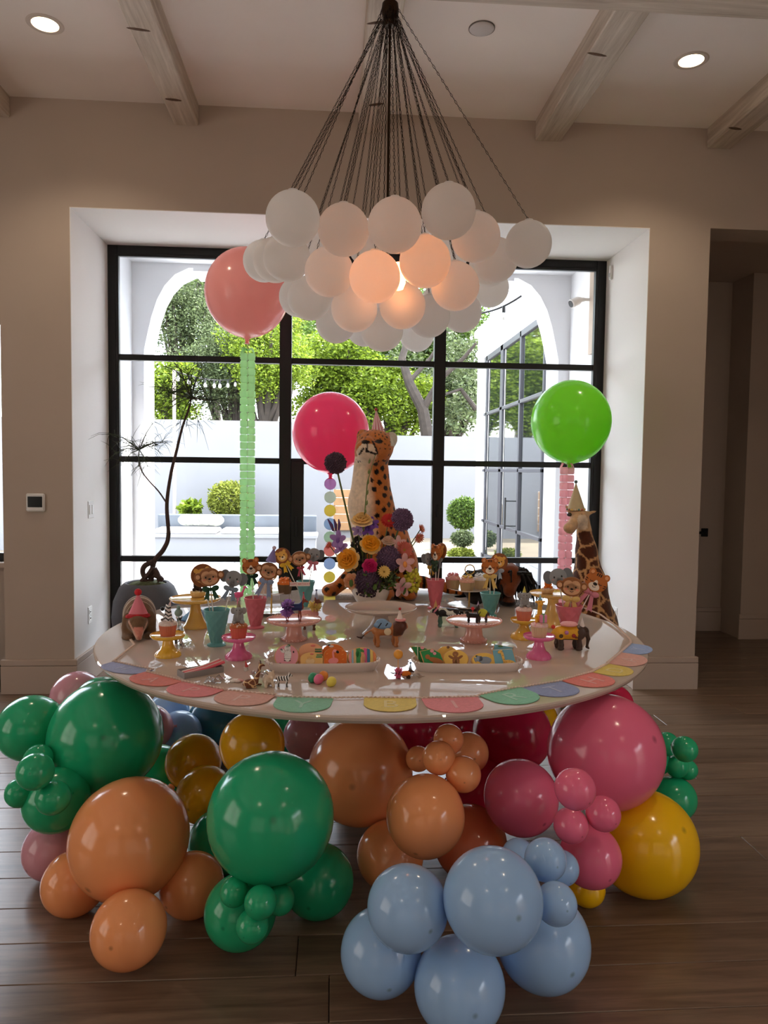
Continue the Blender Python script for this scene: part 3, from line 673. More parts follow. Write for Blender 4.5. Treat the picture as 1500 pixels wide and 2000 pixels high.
_t = _n.new('ShaderNodeBsdfTranslucent'); _t.inputs[0].default_value = (.98, .97, .96, 1); _x = _n.new('ShaderNodeMixShader'); _x.inputs[0].default_value = .72
_l.new(_b.outputs[0], _x.inputs[1]); _l.new(_t.outputs[0], _x.inputs[2]); _l.new(_x.outputs[0], _n['Material Output'].inputs['Surface'])
gme = MB().lathe([(0, -.1)]+[(.1*math.sin(PI*k/20), -.1*math.cos(PI*k/20)) for k in range(1, 20)]+[(.02, .0985), (.018, .104), (0, .105)], 36).mesh('globe', True, None); gme.materials.append(FROST)
link_me = MB(); 
for i, (px, py, d) in enumerate(GL):
    P = at(px, py, d)-HUB; a = math.atan2(P[1], P[0]); g = link('globe', gme, ch, loc=P)
    A = np.array([.036*math.cos(a), .036*math.sin(a), -.01+.02*(i % 3-1)]); B = P+np.array([0, 0, .1]); L = np.linalg.norm(B-A); n = int(L/.019)
    # a chain: rings of wire turned alternately
    m = MB(); u = (B-A)/L; w = np.cross(u, [0, 0, 1]); w /= np.linalg.norm(w)+1e-9; v = np.cross(u, w)
    for k in range(n):
        c = A+(B-A)*(k+.5)/n; x = w if k % 2 else v
        m.tube([c+u*.0112*math.cos(t)+x*math.sin(t)*.0038 for t in (0, 1.05, 2.09, 3.14, 4.19, 5.24)], .0014, 3, True)
    m.build('chain', CHN, ch, ang=None)
bl = at(778, 528, 2.98)-HUB
MB().lathe([(0, .03), (.015, .03), (.015, 0), (.028, -.03), (.03, -.05), (.02, -.075), (0, -.082)], 16).build('bulb', pm((255, 150, 80), .4, emit=12.), ch, loc=bl)
l = bpy.data.lights.new('chandelier_bulb', 'POINT'); l.energy = .36; l.color = (1, .40, .14); l.shadow_soft_size = .04; link('chandelier_lamp', l, ch, loc=bl+np.array([0, .0, -.09]))
# ================================================================== balloons
BC = dict(green=(38, 182, 128), peach=(254, 170, 112), pink=(248, 120, 156), crimson=(218, 44, 88), blue=(166, 206, 250), yellow=(255, 202, 20), ochre=(240, 178, 30), mauve=(222, 160, 176), teal=(70, 130, 160), coral=(232, 126, 88), lime=(168, 248, 84), rose=(255, 196, 190), magenta=(255, 104, 158))
def balloon_mat(c, trl):
    m = bpy.data.materials.new('latex_'+c); m.use_nodes = True; nt = m.node_tree; N = nt.nodes; L = nt.links; b = N['Principled BSDF']; col = lin(BC[c])
    tc = N.new('ShaderNodeTexCoord'); sp = N.new('ShaderNodeSeparateXYZ'); L.new(tc.outputs['Object'], sp.inputs[0])
    mr = N.new('ShaderNodeMapRange'); mr.inputs['From Min'].default_value = .9955; mr.inputs['From Max'].default_value = .999; L.new(sp.outputs['Z'], mr.inputs['Value'])
    mx = N.new('ShaderNodeMix'); mx.data_type = 'RGBA'; mx.inputs[6].default_value = (*col, 1); mx.inputs[7].default_value = (*[x*.6 for x in col], 1); L.new(mr.outputs[0], mx.inputs['Factor'])
    L.new(mx.outputs[2], b.inputs['Base Color']); b.inputs['Roughness'].default_value = .16; b.inputs['Specular IOR Level'].default_value = .55
    t = N.new('ShaderNodeBsdfTranslucent'); L.new(mx.outputs[2], t.inputs[0]); x = N.new('ShaderNodeMixShader'); x.inputs[0].default_value = trl
    L.new(b.outputs[0], x.inputs[1]); L.new(t.outputs[0], x.inputs[2]); L.new(x.outputs[0], N['Material Output'].inputs['Surface']); return m
BM = {k: balloon_mat(k, .5 if k in ('lime', 'rose', 'magenta') else .14) for k in BC}
def balloon_prof(neck=.16):
    pr = [(0, 1.0)]
    for k in range(1, 27):
        t = PI*k/28; z = math.cos(t); r = math.sin(t); pr.append((r*(1-.025*max(0, -z)), z))
    pr += [(.13, -.998), (.08, -1.02), (.05, -1.045), (.042, -1.07)]
    return [p for p in reversed(pr)]
bme = {}
def balloon_mesh(c):
    if c not in bme:
        m = MB(); m.lathe([(0, -1.07)]+balloon_prof(), 44); bme[c] = m.mesh('balloon', True, None); bme[c].materials.append(BM[c])
        k = MB(); k.lathe([(0, -1.14), (.055, -1.145), (.07, -1.135), (.045, -1.115), (.034, -1.1), (.052, -1.09), (.052, -1.072), (0, -1.065)], 14)
        km = k.mesh('knot', True, 60); km.materials.append(BM[c]); bme[c+'k'] = km
    return bme[c], bme[c+'k']
def balloon(P, r, c, nub, label, group='balloons around the foot of the table', sc=(1, 1, 1.03)):
    b, k = balloon_mesh(c); e = link('balloon', b, None, P, None, label, 'balloon', group)
    e.rotation_mode = 'QUATERNION'; e.rotation_quaternion = Vector(nub).to_track_quat('Z', 'Y'); e.scale = (r*sc[0], r*sc[1], r*sc[2])
    link('knot', k, e); return e
BL = [(207,1439,110,'green',2.81,'largest green balloon at the left end of the table'),(61,1422,64,'green',2.824,'green balloon at the far left edge of the photo'),(200,1378,56,'green',3.168,'dark green balloon tucked behind the largest left green one'),(152,1362,51,'mauve',3.301,'dusty mauve balloon against the left wall pier'),
(69,1507,36,'green',2.403,'front small green balloon of the left-edge cluster'),(75,1482,28,'green',2.62,'small green balloon peeking over the front one at the left edge'),(40,1548,29,'green',2.539,'lower left small green balloon at the left edge'),(104,1558,33,'green',2.446,'small dull green balloon beside the big left green balloon'),(110,1562,63,'green',2.594,'medium dark green balloon beneath the left cluster of small ones'),
(106,1658,59,'mauve',2.69,'dusty mauve balloon low at the left, behind the peach ones'),(254,1637,115,'peach',2.444,'large peach balloon at the lower left'),(146,1724,62,'peach',2.48,'medium peach balloon left below the large peach one'),(252,1815,73,'peach',2.212,'medium peach balloon hanging lowest at the left'),(375,1728,62,'peach',2.48,'shaded peach balloon between the large peach and large green ones'),
(430,1643,62,'green',2.74,'dark green balloon half hidden left of the large front green one'),(529,1595,125,'green',2.249,'largest green balloon at the front, left of centre'),(470,1780,71,'green',2.274,'medium green balloon under the front large green one'),(458,1742,28,'green',2.14,'left small green balloon under the front large green one'),(509,1762,32,'green',2.08,'middle small green balloon under the front large green one'),(547,1757,29,'green',2.18,'right small green balloon under the front large green one'),(493,1808,32,'green',2.1,'lowest small green balloon under the front large green one'),
(622,1720,70,'green',2.49,'shaded green balloon lower right of the front large green one'),(290,1422,46,'mauve',3.541,'mauve balloon in shade right of the big left green one'),(378,1488,54,'ochre',3.096,'leftmost ochre yellow balloon in the shade under the table'),(493,1455,64,'ochre',2.703,'upper ochre yellow balloon just under the table edge'),(400,1552,56,'ochre',2.934,'lower ochre yellow balloon above the dark green one'),
(350,1432,44,'blue',3.688,'shaded blue balloon under the left of the table'),(425,1415,60,'teal',3.87,'dark teal balloon deep under the table'),(562,1425,44,'green',3.92,'very dark green balloon deep under the table'),(600,1436,46,'mauve',3.219,'dark mauve balloon behind the largest peach one'),(305,1515,60,'green',3.27,'dark green balloon in shade right of the big left green one'),
(704,1505,104,'peach',2.772,'largest peach balloon under the middle of the table'),(876,1444,30,'peach',2.499,'top small peach balloon of the centre cluster'),(857,1480,33,'peach',2.403,'front small peach balloon of the centre cluster'),(817,1482,25,'peach',2.652,'left small peach balloon of the centre cluster'),(905,1512,35,'peach',2.389,'right small peach balloon of the centre cluster'),(915,1470,40,'peach',2.703,'peach balloon behind the centre cluster of small ones'),
(831,1593,78,'peach',2.31,'medium peach balloon in the middle of the front'),(762,1670,66,'peach',2.577,'peach balloon just above the pale blue ones'),(918,1645,72,'coral',2.703,'coral balloon between the peach and pale blue ones'),
(1000,1432,76,'crimson',3.225,'crimson balloon under the table right of centre'),(815,1425,62,'crimson',3.141,'dark crimson balloon behind the small peach cluster'),(935,1545,66,'crimson',3.116,'crimson balloon deep between peach and pink ones'),(1017,1557,73,'pink',2.567,'medium pink balloon right of centre'),(1182,1468,112,'pink',2.627,'largest pink balloon under the right table edge'),
(1123,1541,40,'pink',2.162,'upper small pink balloon at the front right'),(1178,1589,34,'pink',2.29,'right small pink balloon at the front right'),(1115,1612,34,'pink',2.29,'lower small pink balloon at the front right'),(1153,1672,60,'pink',2.42,'medium pink balloon below the three small pink ones'),(1258,1646,101,'yellow',2.64,'large golden yellow balloon at the right'),(1146,1735,35,'yellow',2.56,'small yellow balloon on the floor under the pink ones'),
(1337,1463,25,'green',2.768,'topmost small green balloon at the right end'),(1302,1453,23,'green',3.008,'small green balloon touching the largest pink one at the right'),(1322,1497,22,'green',3.014,'small dark green balloon in the middle of the right cluster'),(1342,1503,20,'green',3.03,'tiny green balloon at the right of the right cluster'),(1316,1560,43,'green',3.017,'medium green balloon above the golden yellow one'),(1284,1487,26,'green',3.049,'small green balloon half hidden by the largest pink one'),
(1196,1376,40,'crimson',3.604,'crimson balloon peeking out beyond the right table edge'),(1052,1402,36,'yellow',3.604,'yellow balloon sliver between crimson and pink under the table'),
(796,1772,80,'blue',1.93,'upper left pale blue balloon at the front'),(962,1756,98,'blue',1.87,'largest pale blue balloon at the front'),(744,1858,80,'blue',2.06,'lower left pale blue balloon at the front'),(897,1925,90,'blue',1.98,'lowest pale blue balloon, cut by the bottom edge'),(1060,1838,92,'blue',2.1,'lower right pale blue balloon at the front'),
(1065,1679,41,'blue',2.05,'upper small pale blue balloon'),(1086,1765,41,'blue',1.93,'lower small pale blue balloon'),(1098,1695,33,'blue',2.2,'small pale blue balloon behind the upper small one'),(1012,1670,32,'blue',2.25,'small pale blue balloon peeking above the largest pale blue one')]
BL += [(925,1422,58,'crimson',3.7,'dark crimson balloon far under the table between peach and crimson ones'),(330,1390,40,'blue',3.95,'dim blue balloon far under the left table edge')]
NUB = {(207,1439): (.25, -1, .35), (529,1595): (.12, -1, .42), (962,1756): (.3, -1, .2), (69,1507): (.1, -1, .3), (876,1444): (.2, -1, .3)}
for px, py, r, c, d, lab in BL:
    P = at(px, py, d); a = np.array([TC[0], TC[1]+.2, .35])-P
    v = -a/np.linalg.norm(a); v = v+rng.normal(0, .25, 3)
    if (px, py) in NUB: v = NUB[(px, py)]
    balloon(P, r*d/F*.985, c, v, lab)
# helium balloons with tails
def helium(px, py, r, d, c, lab): 
    P = at(px, py, d); return balloon(P, r*d/F, c, (0, 0, 1), lab, 'helium balloons behind the table', (1, 1, 1.05)), P
h1, P1 = helium(483, 572, 82, 4.86, 'rose', 'coral pink helium balloon with a green crepe tail, left')
h2, P2 = helium(646, 845, 75, 4.90, 'magenta', 'hot pink helium balloon with a chain of paper dots')
h3, P3 = helium(1115, 824, 77, 4.72, 'lime', 'lime green helium balloon with a pink ruffled tail, right')
def crepe_tail(P, zt, zb, w, col, name, label, x1=None):
    """two rows of puffed tissue lobes with a bright seam down the middle"""
    e = empty(name, (P[0], P[1], zb), label, 'garland', 'tails of the helium balloons'); mat = pm(col, .7, .2, trl=.85); n = int((zt-zb)/.048)
    dx = 0 if x1 is None else (x1-P[0])
    lob = MB(); 
    for sx in (-1, 1): lob.box((sx*(w*.5+.0015), 0, 0), (w*.96, w*1.2, .0462), .0065)
    lm = lob.mesh('puff', True, 60); lm.materials.append(mat)
    for k in range(n):
        t = (k+.5)/n; o = link('puff', lm, e, loc=(dx*(1-t), 0, t*(zt-zb)), rot=(0, 0, rng.normal(0, .1)))
    MB().tube([(dx, 0, 0), (0, 0, zt-zb+.06)], .0025, 4).build('string', pm((220, 215, 205), .6), e)
    tf = MB()
    for k in range(9):
        a = rng.random()*6.28; tf.tube([(0, 0, zt-zb+.02), (.03*math.cos(a), .03*math.sin(a), zt-zb+.03), (.05*math.cos(a), .05*math.sin(a), zt-zb-.02*rng.random())], [.006, .008, .002], 4)
    tf.build('tuft', mat, e); return e
z = ony(487, 690, P1[1])[2]; crepe_tail((ony(484, 690, P1[1])[0], P1[1], 0), z, .02, .047, (224, 250, 216), 'crepe_garland', 'pale green puffed crepe garland hanging from the coral balloon', None)
z = ony(1108, 912, P3[1])[2]; crepe_tail((ony(1108, 912, P3[1])[0], P3[1], 0), z, .02, .041, (254, 220, 224), 'ruffled_garland', 'pink ruffled tissue garland hanging from the lime balloon', None)
dc = [(186, 130, 196), (196, 214, 196), (232, 212, 62), (150, 190, 228), (176, 214, 186), (232, 130, 120), (158, 192, 232), (232, 214, 70), (176, 120, 186), (190, 210, 190), (176, 186, 216), (232, 200, 120), (190, 205, 195), (200, 160, 200)]
x, y0_, z0_ = ony(645, 945, P2[1]+.0); e = empty('dot_garland', (x, P2[1], 0.02), 'chain of coloured paper dots hanging from the hot pink balloon', 'garland', 'tails of the helium balloons')
kp = mpp((x, P2[1], z0_)); 
for i, c in enumerate(dc):
    zz = z0_-i*26.2*kp
    if zz < .08: break
    m = MB(); m.at((0, 0, zz-.02), (PI/2, 0, .12*math.sin(i*2.1))); m.lathe([(0, -.0015), (.0385, -.0015), (.04, 0), (.0385, .0015), (0, .0015)], 28); m.build('paper_dot', pm(tuple(int(v*.6+255*.4) for v in c), .7, .2, trl=.55), e)
MB().tube([(0, .003, 0), (0, .003, z0_+.09-.02)], .0012, 4).build('thread', pm((210, 210, 205), .6), e)
# ================================================================== tableware
def spot(px, py, z=TZ): P = onz(px, py, z); return P, mpp(P)
YEL = (240, 190, 66); PNK = (232, 110, 162); BLS = (232, 172, 158); TEAL = (104, 170, 172); PCUP = (216, 112, 126)
def ceram(c): return pm(c, .14, .5, coat=.4)
TOPS = {}
def cake_stand(key, px, py, hb, pt, ht, c, label, bead=False, mat=None, scal=True):
    P, k = spot(px, py); rb, rt = hb*k, ht*k; h = (py-pt)*k*.985
    e = empty('cake_stand', P, label, 'cake stand', 'cake stands on the table'); m = mat or ceram(c)
    fl = .03 if scal else 0
    if bead: st = [(rb*1.0, .006), (rb*.93, .013), (rb*.80, .018), (rb*.72, h*.3), (rb*.62, h*.7), (rb*.64, h-.010)]
    else: st = [(rb, .007, fl), (rb*.94, .013, fl), (rb*.80, .022, fl*.6), (rb*.58, h*.38), (rb*.42, h*.62), (rb*.37, h*.8), (rb*.45, h-.012)]
    MB().lathe([(0, .0), (rb*.98, 0, fl)]+st+[(rb*.4, h-.007), (0, h-.007)], 64, fn=16).build('pedestal', m, e, ang=50)
    MB().lathe([(0, h-.007), (rt*.55, h-.007), (rt*.9, h-.004), (rt*.985, h+.003), (rt, h+.009), (rt*.985, h+.0105), (rt*.95, h+.006), (rt*.9, h+.003), (0, h+.002)], 64).build('plate', m, e, ang=50)
    if bead:
        b = MB()
        for i in range(44):
            a = i*2*PI/44; b.ball((rt*.985*math.cos(a), rt*.985*math.sin(a), h+.009), .0042, 6, 4)
        for i in range(24):
            a = i*2*PI/24; b.ball((rb*.99*math.cos(a), rb*.99*math.sin(a), .006), .005, 6, 4)
        b.build('beaded_rim', m, e)
    TOPS[key] = (P, k, h+.002, rt); return e
cake_stand('A', 328, 1281, 25, 1242, 34, YEL, 'small yellow cake stand at the left, under the spotted cupcake')
cake_stand('B', 382, 1225, 25, 1170, 50, (238, 190, 90), 'tall yellow cake stand behind the left teal cup', scal=False)
cake_stand('C', 466, 1285, 26, 1246, 33, PNK, 'small bright pink cake stand at the left, under the elephant cupcake')
cake_stand('D', 574, 1250, 23, 1212, 53, BLS, 'blush beaded cake stand left of centre carrying the deer figurine', True)
cake_stand('E', 743, 1240, 36, 1188, 70, None, 'large empty white cake stand in the middle', mat=pm((196, 180, 168), .02, .4), scal=False)
cake_stand('F', 925, 1252, 25, 1214, 54, BLS, 'blush beaded cake stand right of centre carrying the small dark figurines', True)
cake_stand('G', 1022, 1246, 25, 1212, 26, YEL, 'small yellow cake stand at the right, behind the bright pink one')
cake_stand('H', 1052, 1285, 24, 1244, 31, PNK, 'small bright pink cake stand at the right, under the giraffe cupcake')
cake_stand('I', 1079, 1222, 27, 1160, 46, (238, 196, 112), 'tall yellow cake stand at the right, behind the pink cup', scal=False)
def tier_stand(key, px, py, lo, p2, hi, pr, label):
    P, k = spot(px, py); e = empty('tiered_stand', P, label, 'tiered stand', 'two-tier dessert stands'); h2 = (py-p2)*k; wm = pm((226, 220, 214), .18, .5, coat=.4); gd = pm((214, 176, 96), .3, metal=.9)
    r1, r2 = lo*k, hi*k
    MB().lathe([(0, .003), (r1*.5, .003), (r1*.55, 0), (r1*.6, .003), (r1, .016, .03), (r1*.98, .019, .03), (r1*.6, .007), (0, .006)], 96, fn=24).build('lower_plate', wm, e, ang=60)
    MB().lathe([(0, h2), (r2*.6, h2), (r2, h2+.010, .02), (r2*.98, h2+.013, .02), (r2*.6, h2+.004), (0, h2+.003)], 72, fn=18).build('upper_plate', wm, e, ang=60)
    zr = (py-pr)*k; MB().tube([(0, 0, .006), (0, 0, zr-.03)], .0045, 8).build('post', gd, e)
    MB().tube([(.026*math.cos(t), 0, zr+.026*math.sin(t)) for t in np.linspace(0, 2*PI, 25)[:-1]], .003, 6, True).lathe([(0, zr-.035), (.009, zr-.034), (.006, zr-.028), (0, zr-.026)], 10).build('ring_handle', gd, e)
    TOPS[key] = (P, k, h2+.004, r2); return e
tier_stand('J', 916, 1187, 42, 1153, 40, 1112, 'white two-tier stand with ring handle in front of the dark plush horse')
tier_stand('K', 530, 1198, 40, 1158, 38, 1122, 'white two-tier stand behind the left blush cake stand')
# waffle-cone cups
def cone_cup(key, px, py, hb, pr, hr, c, label):
    P, k = spot(px, py); H = (py-pr)*k*.99; rb, rr = hb*k, hr*k
    e = empty('waffle_cone_cup', P, label, 'cup', 'waffle-textured cone cups'); mt = pm(c, .32, .45)
    MB().lathe([(0, 0), (rb, 0), (rb*1.02, .005), (rb*.8, .010), (rb*.6, .012), (0, .012)], 32).build('foot', mt, e)
    n, mz = 64, 26; V = []; Fc = []; th = .0022
    for j in range(mz+1):
        t = j/mz; z = .010+(H-.010)*t; r = rb*.58+(rr-rb*.58)*t**.9
        for i in range(n):
            a = 2*PI*i/n; w = max(math.cos(8*a+t*20), math.cos(8*a-t*20)) if .06 < t < .93 else 1.
            q = r+(.0011 if w > .6 else -.0016) ; V.append((q*math.cos(a), q*math.sin(a), z))
    for j in range(mz+1):
        t = 1-j/mz; z = .014+(H-.012)*t; r = rb*.58+(rr-rb*.58)*t**.9-th
        for i in range(n): a = 2*PI*i/n; V.append((r*math.cos(a), r*math.sin(a), z))
    for j in range(2*mz+1):
        for i in range(n): i1 = (i+1) % n; Fc.append((j*n+i, j*n+i1, (j+1)*n+i1, (j+1)*n+i))
    Fc.append(tuple((2*mz+1)*n+i for i in range(n)))
    MB().add(V, Fc).build('cone', mt, e, ang=60); TOPS[key] = (P, k, H, rr); return e
cone_cup('c1', 423, 1260, 18, 1189, 25, TEAL, 'teal waffle cone cup at the left')
cone_cup('c2', 499, 1226, 17, 1166, 22, PCUP, 'pink waffle cone cup left of the blush stand')
cone_cup('c3', 597, 1183, 12, 1134, 18, TEAL, 'teal waffle cone cup behind the left blush stand')
cone_cup('c4', 850, 1188, 15, 1131, 18, PCUP, 'pink waffle cone cup right of the flower bowl')
cone_cup('c5', 957, 1203, 13, 1157, 20, TEAL, 'teal waffle cone cup behind the right blush stand')
cone_cup('c6', 1110, 1241, 17, 1181, 26, PCUP, 'pink waffle cone cup at the right behind the elephant figurine')
# ------------------------------------------------------------------ cookie pops
RX = Matrix.Rotation(PI/2, 4, 'X')
def ell(cx, cz, rx, rz, n=28, rot=0.):
    ca, sa = math.cos(rot), math.sin(rot)
    return [(cx+rx*math.cos(t)*ca-rz*math.sin(t)*sa, cz+rx*math.cos(t)*sa+rz*math.sin(t)*ca) for t in np.linspace(0, 2*PI, n, False)]
def icing(name, shapes, y0, y1, col, par, rough=.45, bev=.04):
    m = MB(); m.T = RX
    for s in shapes: m.prism(s, y0, y1, min(bev, (y1-y0)*.45))
    return m.build(name, pm(col, rough, .4, noise=.05, ns=40), par)
def arc(cx, cz, r, a0, a1, y, w=.03, n=8):
    return [(cx+r*math.cos(t), -y, cz+r*math.sin(t)) for t in np.linspace(a0, a1, n)]
DK = (36, 26, 22)
def pop_monkey(e):
    icing('cookie', [ell(0, 0, 1, .88), ell(-1.0, .1, .36, .38), ell(1.0, .1, .36, .38)], -.12, .12, (150, 98, 58), e)
    icing('face_icing', [ell(-.3, .14, .44, .44), ell(.3, .14, .44, .44), ell(0, -.2, .74, .52)], .10, .16, (214, 166, 126), e)
    icing('inner_ear', [ell(-1.04, .1, .2, .22, 16)], .1, .15, (214, 166, 126), e); icing('inner_ear', [ell(1.04, .1, .2, .22, 16)], .1, .15, (214, 166, 126), e)
    for s in (-1, 1): icing('eye', [ell(s*.34, 0, .075, .085, 12)], .15, .2, DK, e); icing('cheek', [ell(s*.48, -.22, .12, .1, 12)], .15, .17, (224, 138, 112), e)
    icing('nose', [ell(0, -.18, .13, .1, 14)], .15, .2, DK, e); MB().tube(arc(0, -.26, .18, PI*1.15, PI*1.85, .17), .025, 5).build('mouth', pm(DK, .5), e)
def pop_lion(e):
    icing('cookie', [ell(0, 0, 1.05, 1.05, 32)], -.12, .12, (142, 84, 42), e)
    icing('face_icing', [ell(0, -.05, .66, .66), ell(-.5, .5, .2, .2, 14), ell(.5, .5, .2, .2, 14)], .1, .16, (230, 176, 84), e)
    for s in (-1, 1): icing('eye', [ell(s*.28, .05, .07, .08, 12)], .15, .2, DK, e)
    icing('muzzle', [ell(0, -.28, .34, .24, 18)], .15, .18, (244, 220, 176), e); icing('nose', [ell(0, -.14, .13, .1, 12)], .17, .21, DK, e)
def pop_elephant(e):
    icing('cookie', [ell(-.92, .1, .52, .66), ell(.92, .1, .52, .66)], -.12, .10, (112, 118, 124), e)
    icing('face_icing', [ell(0, 0, .86, .84), ell(0, -.6, .3, .55)], -.1, .15, (146, 152, 156), e)
    for s in (-1, 1): icing('eye', [ell(s*.36, .02, .075, .1, 12)], .14, .19, DK, e); icing('cheek', [ell(s*.5, -.2, .1, .08, 12)], .14, .165, (196, 150, 146), e)
    for q in (-.35, -.55, -.75): MB().tube([(-.17, -.15, q), (0, -.16, q-.04), (.17, -.15, q)], .018, 4).build('trunk_line', pm((100, 106, 112), .5), e)
def pop_tiger(e):
    icing('cookie', [ell(0, 0, 1, .9), ell(-.66, .72, .3, .32, 18), ell(.66, .72, .3, .32, 18)], -.12, .13, (190, 108, 42), e)
    icing('muzzle', [ell(0, -.45, .5, .36, 22), ell(0, -.12, .18, .3, 14)], .12, .17, (246, 232, 214), e)
    icing('nose', [ell(0, -.2, .19, .14, 14)], .16, .21, DK, e)
    for s in (-1, 0, 1): icing('stripe', [ell(s*.17, .68, .055, .17, 10)], .12, .16, DK, e)
    for s in (-1, 1):
        for q in (-.02, -.2): icing('stripe', [ell(s*.84, q, .13, .045, 10, s*.25)], .12, .16, DK, e)
        MB().tube(arc(s*.42, .02, .13, PI*1.1, PI*1.9, .15), .03, 5).build('eye', pm(DK, .5), e); icing('inner_ear', [ell(s*.66, .72, .16, .18, 12)], .12, .15, (226, 160, 110), e)
    MB().tube(arc(0, -.36, .16, PI*1.1, PI*1.9, .18), .025, 5).build('mouth', pm(DK, .5), e)
POPS = {}
for nm, f in (('monkey', pop_monkey), ('lion', pop_lion), ('elephant', pop_elephant), ('tiger', pop_tiger)):
    POPS[nm] = f
def ribbon(e, col, z, s=1., long=1.):
    m = MB(); 
    m.at((0, -.22, z), (0, 0, 0)).ball((0, 0, 0), (.2*s, .16, .18*s), 10, 6)
    for q in (-1, 1):
        m.at((q*.42*s, -.22, z+.05), (0, -q*.25, 0)).ball((0, 0, 0), (.38*s, .12, .27*s), 12, 6)
        m.T = Matrix.Translation((q*.22*s, -.2, z-.1))@Matrix.Rotation(-q*.28, 4, 'Y')@RX
        m.prism([(-.14*s, 0), (-.24*s, -.95*long), (0, -.8*long), (.24*s, -.95*long), (.14*s, 0)], -.03, .03)
    return m.build('ribbon_bow', pm(col, .55, .3, trl=.3), e, ang=50)
def pop(kind, px, py, r, cup, col, label, dd=0., yaw=0., tail=1., hat=None, rs=1.):
    C, kc, Hc, rr = TOPS[cup]; dep = kc*F+dd; P = at(px, py, dep); s = r*dep/F
    e = empty(kind+'_cookie_pop', P, label, 'cookie pop', 'animal cookie pops in cone cups')
    foot = np.array([C[0]+(P[0]-C[0])*.1, C[1]+(P[1]-C[1])*.1, TZ+.03]); zax = P-foot; Lz = np.linalg.norm(zax); zax /= Lz
    v = P-CO; v[2] = 0; v /= np.linalg.norm(v); ca, sa = math.cos(yaw), math.sin(yaw); v = np.array([v[0]*ca-v[1]*sa, v[0]*sa+v[1]*ca, 0])
    yax = v-zax*np.dot(v, zax); yax /= np.linalg.norm(yax); xax = np.cross(yax, zax)
    M = Matrix.Identity(4)
    for i in range(3): M[i][0] = xax[i]*s; M[i][1] = yax[i]*s; M[i][2] = zax[i]*s; M[i][3] = P[i]
    e.matrix_world = M
    POPS[kind](e); MB().tube([(0, .0, -.6), (0, 0, -Lz/s)], .055, 6).build('stick', pm((236, 230, 220), .5), e)
    if col: ribbon(e, col, -1.12, rs, tail)
    if hat:
        h = MB().lathe([(0, 1.0), (.55, 1.0), (0, 1.0+1.55)], 20); h.lathe([(.55, 1.0), (.02, 2.4), (0, 2.45)], 20); h.build('paper_hat', pm(hat, .6), e); MB().ball((0, 0, 2.45), .2, 10, 8).build('pompom', pm((214, 190, 206), .9), e)
    return e
GRN, PKR, BLR, YLR = (52, 96, 72), (226, 150, 168), (164, 186, 214), (236, 206, 130)
pop('lion', 396, 1124, 22, 'c1', None, 'lion cookie pop hidden behind the left monkey', .045)
pop('elephant', 456, 1130, 19, 'c1', (150, 172, 190), 'grey elephant cookie pop in the left teal cup', .02, tail=1.2)
pop('monkey', 409, 1127, 21, 'c1', GRN, 'monkey cookie pop with green bow in the left teal cup', -.01)
pop('tiger', 490, 1107, 17, 'c2', (38, 74, 60), 'tiger cookie pop with dark green bow in the left pink cup', .015)
pop('monkey', 525, 1115, 19, 'c2', (160, 178, 206), 'monkey cookie pop with purple hat in the left pink cup', -.02, tail=1.7, hat=(138, 128, 190))
pop('lion', 551, 1086, 15.5, 'c3', (236, 200, 70), 'lion cookie pop with yellow bow in the back teal cup', .0)
pop('elephant', 613, 1083, 15, 'c3', PKR, 'elephant cookie pop with pink bow in the back teal cup', .02, .3)
pop('monkey', 585, 1091, 16.5, 'c3', (206, 90, 110), 'monkey cookie pop in the back teal cup', -.02, rs=.6)
pop('elephant', 836, 1092, 15, 'c4', (220, 180, 80), 'elephant cookie pop turned sideways in the middle pink cup', .02, 1.0)
pop('tiger', 852, 1080, 17, 'c4', (70, 100, 80), 'tiger cookie pop turned sideways in the middle pink cup', -.0, -1.0)
pop('lion', 861, 1077, 16, 'c4', (186, 198, 210), 'lion cookie pop turned away in the middle pink cup', .04, -.9)
pop('lion', 975, 1097, 16, 'c5', (190, 200, 212), 'lion cookie pop behind the tiger in the right teal cup', .035)
pop('tiger', 957, 1107, 17, 'c5', YLR, 'tiger cookie pop with yellow ribbon in the right teal cup', -.01, tail=1.5)
pop('elephant', 1090, 1127, 20, 'c6', None, 'grey elephant cookie pop in the right pink cup', .03)
pop('tiger', 1164, 1137, 22, 'c6', PKR, 'tilted tiger cookie pop with pink ribbon in the right pink cup', .02, tail=1.6)
pop('monkey', 1117, 1146, 22, 'c6', YLR, 'monkey cookie pop with yellow bow in the right pink cup', -.03)
